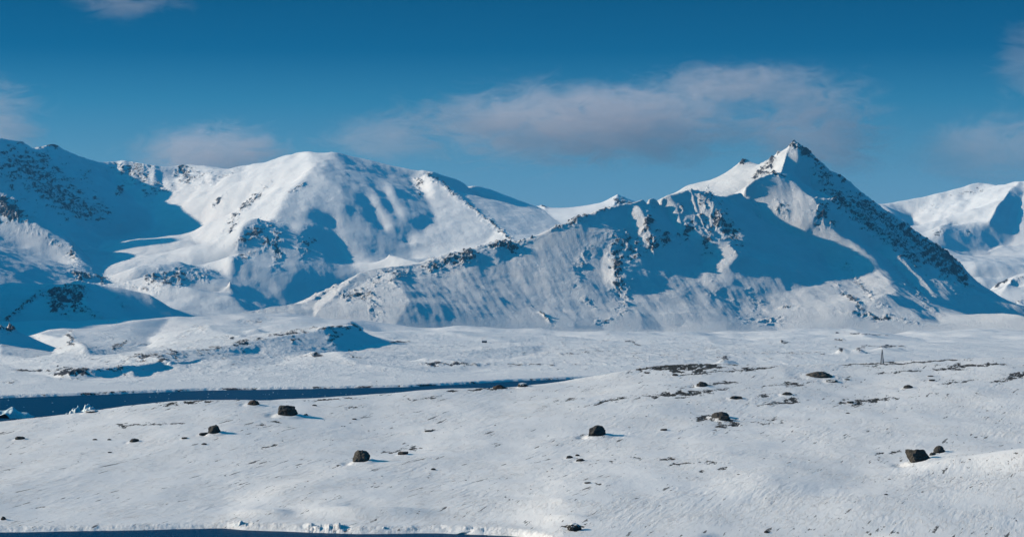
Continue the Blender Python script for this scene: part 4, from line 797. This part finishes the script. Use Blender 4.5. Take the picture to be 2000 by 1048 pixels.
# stranded blocks on the near shore
m = M('shore_ice_block'); c = m.mix(m.rng(m.noise(2.0, 5, .65), .35, .65), (.62, .68, .72), (.88, .88, .87)); m.l.new(c, m.b.inputs['Base Color']); m.b.inputs['Roughness'].default_value = .6
m.l.new(m.bump(m.noise(3, 6, .7), .7, .2), m.b.inputs['Normal']); MAT_SHORE = m.m
for i, (px_, py_, w_, h_, lab) in enumerate(((466, 1031, 30, 16, 'rounded ice block at the left end of the bright shore ice cluster'), (488, 1031, 20, 10, 'low ice lump beside the leftmost rounded shore block'),
        (508, 1031, 22, 13, 'bluish ice block, third of the cluster on the near shore'), (528, 1031, 18, 8, 'small ice lump at the right end of the shore cluster'),
        (690, 1037, 34, 12, 'cracked ice block on the shore below the bright snow bank'), (722, 1038, 30, 9, 'flat ice block just right of the cracked block'),
        (748, 1039, 26, 12, 'upright ice lump right of the flat block, below the bright bank'), (905, 1040, 60, 8, 'long low raft of broken shore ice, rightmost of all the shore ice'), (215, 1027, 40, 7, 'thin raft of broken ice on the shore at far left'))):
    D = 188200 / (py_ - HZ); s_ = D / F; o = ice_mesh('ice_block', w_ * s_, w_ * s_ * .7, h_ * s_, i + 20, MAT_SHORE, .8, 44); o.location = ((px_ - CX) * s_, max(D, edge_D(px_) - 0.8), .05)
    tag(o, lab, 'ice block', 'ice blocks along the near shore')

# ------------------------------------------------------------------ mast, hut, bird
def mat_plain(name, col, rough=.6, metal=0):
    m = M(name); m.l.new(m.mix(m.rng(m.noise(6, 4), .35, .65), tuple(c * .8 for c in col), col), m.b.inputs['Base Color']); m.b.inputs['Roughness'].default_value = rough; m.b.inputs['Metallic'].default_value = metal; return m.m
MAT_STEEL = mat_plain('weathered_steel', (.06, .06, .065), .5, .3); MAT_WOOD = mat_plain('dark_wood', (.05, .035, .03), .8); MAT_PANE = mat_plain('window_glass', (.02, .03, .04), .2)
MAT_ROOFSNOW = mat_plain('roof_snow', (.8, .8, .82), .7)
def bars(name, segs, r, mat, parent):
    bm = bmesh.new()
    for a, b in segs:
        a, b = Vector(a), Vector(b); d = b - a; q = d.to_track_quat('Z', 'Y').to_matrix().to_4x4()
        bmesh.ops.create_cone(bm, cap_ends=True, segments=6, radius1=r, radius2=r, depth=d.length, matrix=Matrix.Translation((a + b) / 2) @ q)
    me = bpy.data.meshes.new(name); bm.to_mesh(me); bm.free(); me.materials.append(mat); o = bpy.data.objects.new(name, me); COL.objects.link(o); o.parent = parent; return o
def empty(name, loc): o = bpy.data.objects.new(name, None); COL.objects.link(o); o.location = loc; return o
g = fg.hit(1723, 711); kk = g.y / F; mh = 30 * kk; wb = 3.2 * kk
mast = empty('lattice_mast', g - Vector((0, 0, .3))); tag(mast, 'slender dark lattice mast standing on the crest of the snow slope', 'mast')
legs = [((sx_ * wb, sy_ * wb, 0), (sx_ * wb * .12, sy_ * wb * .12, mh)) for sx_ in (-1, 1) for sy_ in (-1, 1)]
for l_ in legs: bars('leg', [l_], .07, MAT_STEEL, mast)
br = []
for i in range(9):
    t0, t1 = i / 9, (i + 1) / 9; P = lambda t, a, b: (a * wb * (1 - .88 * t), b * wb * (1 - .88 * t), mh * t)
    for (a, b), (c_, d_) in (((-1, -1), (1, -1)), ((1, -1), (1, 1)), ((1, 1), (-1, 1)), ((-1, 1), (-1, -1))):
        br += [(P(t0, a, b), P(t1, c_, d_)), (P(t1, a, b), P(t1, c_, d_))]
bars('bracing', br, .03, MAT_STEEL, mast); bars('top_rod', [((0, 0, mh * .97), (0, 0, mh * 1.08))], .04, MAT_STEEL, mast)
def box(name, x0, x1, y0, y1, z0, z1, mat, parent, bev=0):
    bm = bmesh.new(); bmesh.ops.create_cube(bm, size=1)
    for v in bm.verts: v.co = Vector((x0 + (v.co.x + .5) * (x1 - x0), y0 + (v.co.y + .5) * (y1 - y0), z0 + (v.co.z + .5) * (z1 - z0)))
    if bev: bmesh.ops.bevel(bm, geom=list(bm.edges), offset=bev, segments=2, affect='EDGES')
    me = bpy.data.meshes.new(name); bm.to_mesh(me); bm.free(); me.materials.append(mat); o = bpy.data.objects.new(name, me); COL.objects.link(o); o.parent = parent; return o
g = pl.hit(946, 669)
hut = empty('hut', g); tag(hut, 'tiny dark hut with a snowy roof far out on the plain below the mountain', 'hut')
box('wall', -2.8, 2.8, 0, 3.5, -.5, 1.9, MAT_WOOD, hut)
rf = bpy.data.meshes.new('roof'); rf.from_pydata([(-3.1, -.4, 1.85), (3.1, -.4, 1.85), (3.1, 1.75, 2.9), (-3.1, 1.75, 2.9), (3.1, 3.9, 1.85), (-3.1, 3.9, 1.85), (-3.1, -.4, 2.1), (3.1, -.4, 2.1), (3.1, 1.75, 3.15), (-3.1, 1.75, 3.15), (3.1, 3.9, 2.1), (-3.1, 3.9, 2.1)], [],
    [(0, 1, 2, 3), (3, 2, 4, 5), (7, 6, 9, 8), (8, 9, 11, 10), (0, 6, 7, 1), (4, 10, 11, 5), (0, 3, 9, 6), (3, 5, 11, 9), (1, 7, 8, 2), (2, 8, 10, 4)])
rf.materials.append(MAT_ROOFSNOW); ro = bpy.data.objects.new('roof', rf); COL.objects.link(ro); ro.parent = hut
box('door', -.5, .4, -.06, .02, -.1, 1.7, MAT_STEEL, hut); box('window', 1.2, 2.0, -.05, .02, .7, 1.4, MAT_PANE, hut)
g = pl.hit(736, 753)
post = empty('marker_post', g); tag(post, 'thin marker post on the far shore of the inlet', 'post'); bars('pole', [((0, 0, -.3), (0, 0, 2.6))], .07, MAT_STEEL, post); box('top_mark', -.25, .25, -.03, .03, 2.2, 2.6, MAT_WOOD, post)
# a gull high in the sky
MAT_BIRD = mat_plain('grey_feathers', (.10, .10, .11), .8)
D = 700; bp = pos(1510, 122, D)
bme = bpy.data.meshes.new('seabird'); vs_, fs_ = [], []
prof = [(-.26, .005), (-.2, .035), (-.08, .06), (.06, .065), (.16, .045), (.22, .035), (.27, .03), (.33, .006)]
for x_, r_ in prof:
    for k_ in range(8): vs_.append((x_, r_ * math.cos(k_ * math.pi / 4), r_ * math.sin(k_ * math.pi / 4)))
for i in range(len(prof) - 1):
    for k_ in range(8): fs_.append((i * 8 + k_, i * 8 + (k_ + 1) % 8, i * 8 + 8 + (k_ + 1) % 8, i * 8 + 8 + k_))
for sgn in (-1, 1):
    st = [(.10, -.06, .03, .0), (.14, -.05, .28, .09), (.08, -.06, .52, .06), (-.06, -.10, .72, .0)]
    for th in (.012, -.012):
        b0 = len(vs_)
        for (xa, xb, yy, zz) in st: vs_ += [(xa, sgn * yy, zz + th), (xb, sgn * yy, zz + th)]
        for i in range(3): fs_.append((b0 + 2 * i, b0 + 2 * i + 1, b0 + 2 * i + 3, b0 + 2 * i + 2))
b0 = len(vs_); vs_ += [(-.22, -.03, 0), (-.22, .03, 0), (-.36, .08, 0), (-.36, -.08, 0)]; fs_.append((b0, b0 + 1, b0 + 2, b0 + 3))
bme.from_pydata(vs_, [], fs_); bme.materials.append(MAT_BIRD); o = bpy.data.objects.new('seabird', bme); COL.objects.link(o); o.location = bp; o.rotation_euler = (R(8), 0, R(60))
tag(o, 'single small grey seabird gliding above the cloud left of the peak', 'bird')

# ------------------------------------------------------------------ clouds: banks of thin vapour lit by the sun
def cloud(px, py, D, w, h, dens, seed, label, nscale=1.0, thresh=.42, tilt=0.0):
    s_ = D / F; W_, H_ = w * s_ / 2, h * s_ / 2; Dp = min(W_ * .6, 420)
    bm = bmesh.new(); bmesh.ops.create_icosphere(bm, subdivisions=4, radius=1)
    for v in bm.verts: v.co = Vector((v.co.x * W_, v.co.y * Dp, v.co.z * H_))
    me = bpy.data.meshes.new('cloud'); bm.to_mesh(me); bm.free()
    o = bpy.data.objects.new('cloud', me); COL.objects.link(o); o.location = pos(px, py, D); o.rotation_euler = (0, tilt, 0)
    mt = bpy.data.materials.new('cloud_vapour'); mt.use_nodes = True; n, l = mt.node_tree.nodes, mt.node_tree.links
    n.remove(n['Principled BSDF']); pv = n.new('ShaderNodeVolumePrincipled'); l.new(pv.outputs[0], n['Material Output'].inputs['Volume'])
    pv.inputs['Color'].default_value = (.93, .88, .92, 1); pv.inputs['Anisotropy'].default_value = .1
    t = n.new('ShaderNodeTexCoord'); mp = n.new('ShaderNodeMapping'); mp.inputs['Location'].default_value = (seed * 13.7, seed * 5.1, 0); mp.inputs['Scale'].default_value = (.0042 * nscale, .0046 * nscale, .0100 * nscale); l.new(t.outputs['Object'], mp.inputs[0])
    nz = n.new('ShaderNodeTexNoise'); nz.inputs['Scale'].default_value = 1; nz.inputs['Detail'].default_value = 7; nz.inputs['Roughness'].default_value = .66; nz.inputs['Distortion'].default_value = 1.3; l.new(mp.outputs[0], nz.inputs['Vector'])
    m2_ = n.new('ShaderNodeMapping'); m2_.inputs['Scale'].default_value = (1 / W_, 1 / Dp, 1 / H_); l.new(t.outputs['Object'], m2_.inputs[0])
    ln = n.new('ShaderNodeVectorMath'); ln.operation = 'LENGTH'; l.new(m2_.outputs[0], ln.inputs[0])
    fo = n.new('ShaderNodeMapRange'); fo.interpolation_type = 'SMOOTHSTEP'; fo.inputs['From Min'].default_value = 1.0; fo.inputs['From Max'].default_value = .25; l.new(ln.outputs['Value'], fo.inputs['Value'])
    ad = n.new('ShaderNodeMath'); ad.operation = 'MULTIPLY_ADD'; l.new(fo.outputs[0], ad.inputs[0]); ad.inputs[1].default_value = .42; nm_ = n.new('ShaderNodeMath'); nm_.operation = 'MULTIPLY_ADD'; nm_.inputs[1].default_value = 1.7; nm_.inputs[2].default_value = -.37; l.new(nz.outputs['Fac'], nm_.inputs[0]); l.new(nm_.outputs[0], ad.inputs[2])
    r_ = n.new('ShaderNodeMapRange'); r_.interpolation_type = 'SMOOTHSTEP'; r_.inputs['From Min'].default_value = thresh + .20; r_.inputs['From Max'].default_value = thresh + .52; r_.inputs['To Max'].default_value = dens * .72; l.new(ad.outputs[0], r_.inputs['Value'])
    mu = n.new('ShaderNodeMath'); mu.operation = 'MULTIPLY'; l.new(r_.outputs[0], mu.inputs[0]); l.new(fo.outputs[0], mu.inputs[1]); l.new(mu.outputs[0], pv.inputs['Density'])
    me.materials.append(mt); tag(o, label, 'cloud', 'thin clouds over the mountains'); return o
CD = 12000
cloud(1150, 246, CD, 1180, 260, .0062, 1, 'long pinkish grey cloud bank left of the peak, largest in the sky')
cloud(1600, 262, CD, 450, 340, .0050, 2, 'faint veil of cloud trailing right behind the rocky peak', 1.1)
cloud(1450, 165, CD, 640, 140, .0030, 3, 'wispy grey cloud shreds above the long bank', 1.5)
cloud(420, 306, CD, 500, 200, .0060, 4, 'pale cloud sitting on the cirque skyline left of the rounded dome', 1.1)
cloud(-20, 250, CD, 360, 300, .0040, 5, 'mauve cloud behind the summit at the left edge', 1.0)
cloud(260, -10, CD, 360, 150, .0024, 6, 'small mauve cloud cut by the top edge at left', 1.0)
cloud(755, 272, CD, 420, 150, .0024, 7, 'faint cloud above the right shoulder of the rounded dome', 1.1)
cloud(2020, 130, CD, 260, 280, .0018, 8, 'dim cloud cut by the right edge high in the sky', 1.0)
cloud(1950, 300, CD, 560, 260, .0022, 9, 'broad faint cloud behind the far mountain at the right edge', .9)

# ------------------------------------------------------------------ the air itself
bpy.context.view_layer.update()
zs = [(o.matrix_world @ Vector(c)) for o in S.objects if o.type == 'MESH' and o.name.split('.')[0] != 'cloud' for c in o.bound_box]
lo = [min(v[i] for v in zs) for i in range(3)]; hi = [max(v[i] for v in zs) for i in range(3)]
haze = box('haze', lo[0] - 50, hi[0] + 50, min(lo[1], 0) - 60, hi[1] + 40, lo[2] - 1, hi[2] + 12, MAT_ICE, None)
hm = bpy.data.materials.new('air'); hm.use_nodes = True; n_, l_ = hm.node_tree.nodes, hm.node_tree.links; n_.remove(n_['Principled BSDF'])
pv = n_.new('ShaderNodeVolumePrincipled'); pv.inputs['Color'].default_value = (.14, .55, 1, 1); pv.inputs['Density'].default_value = 2.4e-5; pv.inputs['Anisotropy'].default_value = 0
l_.new(pv.outputs[0], n_['Material Output'].inputs['Volume']); haze.data.materials.clear(); haze.data.materials.append(hm)
tag(haze, 'thin blue air that fades the far mountains', 'haze', kind='stuff'); print('haze box', lo, hi)
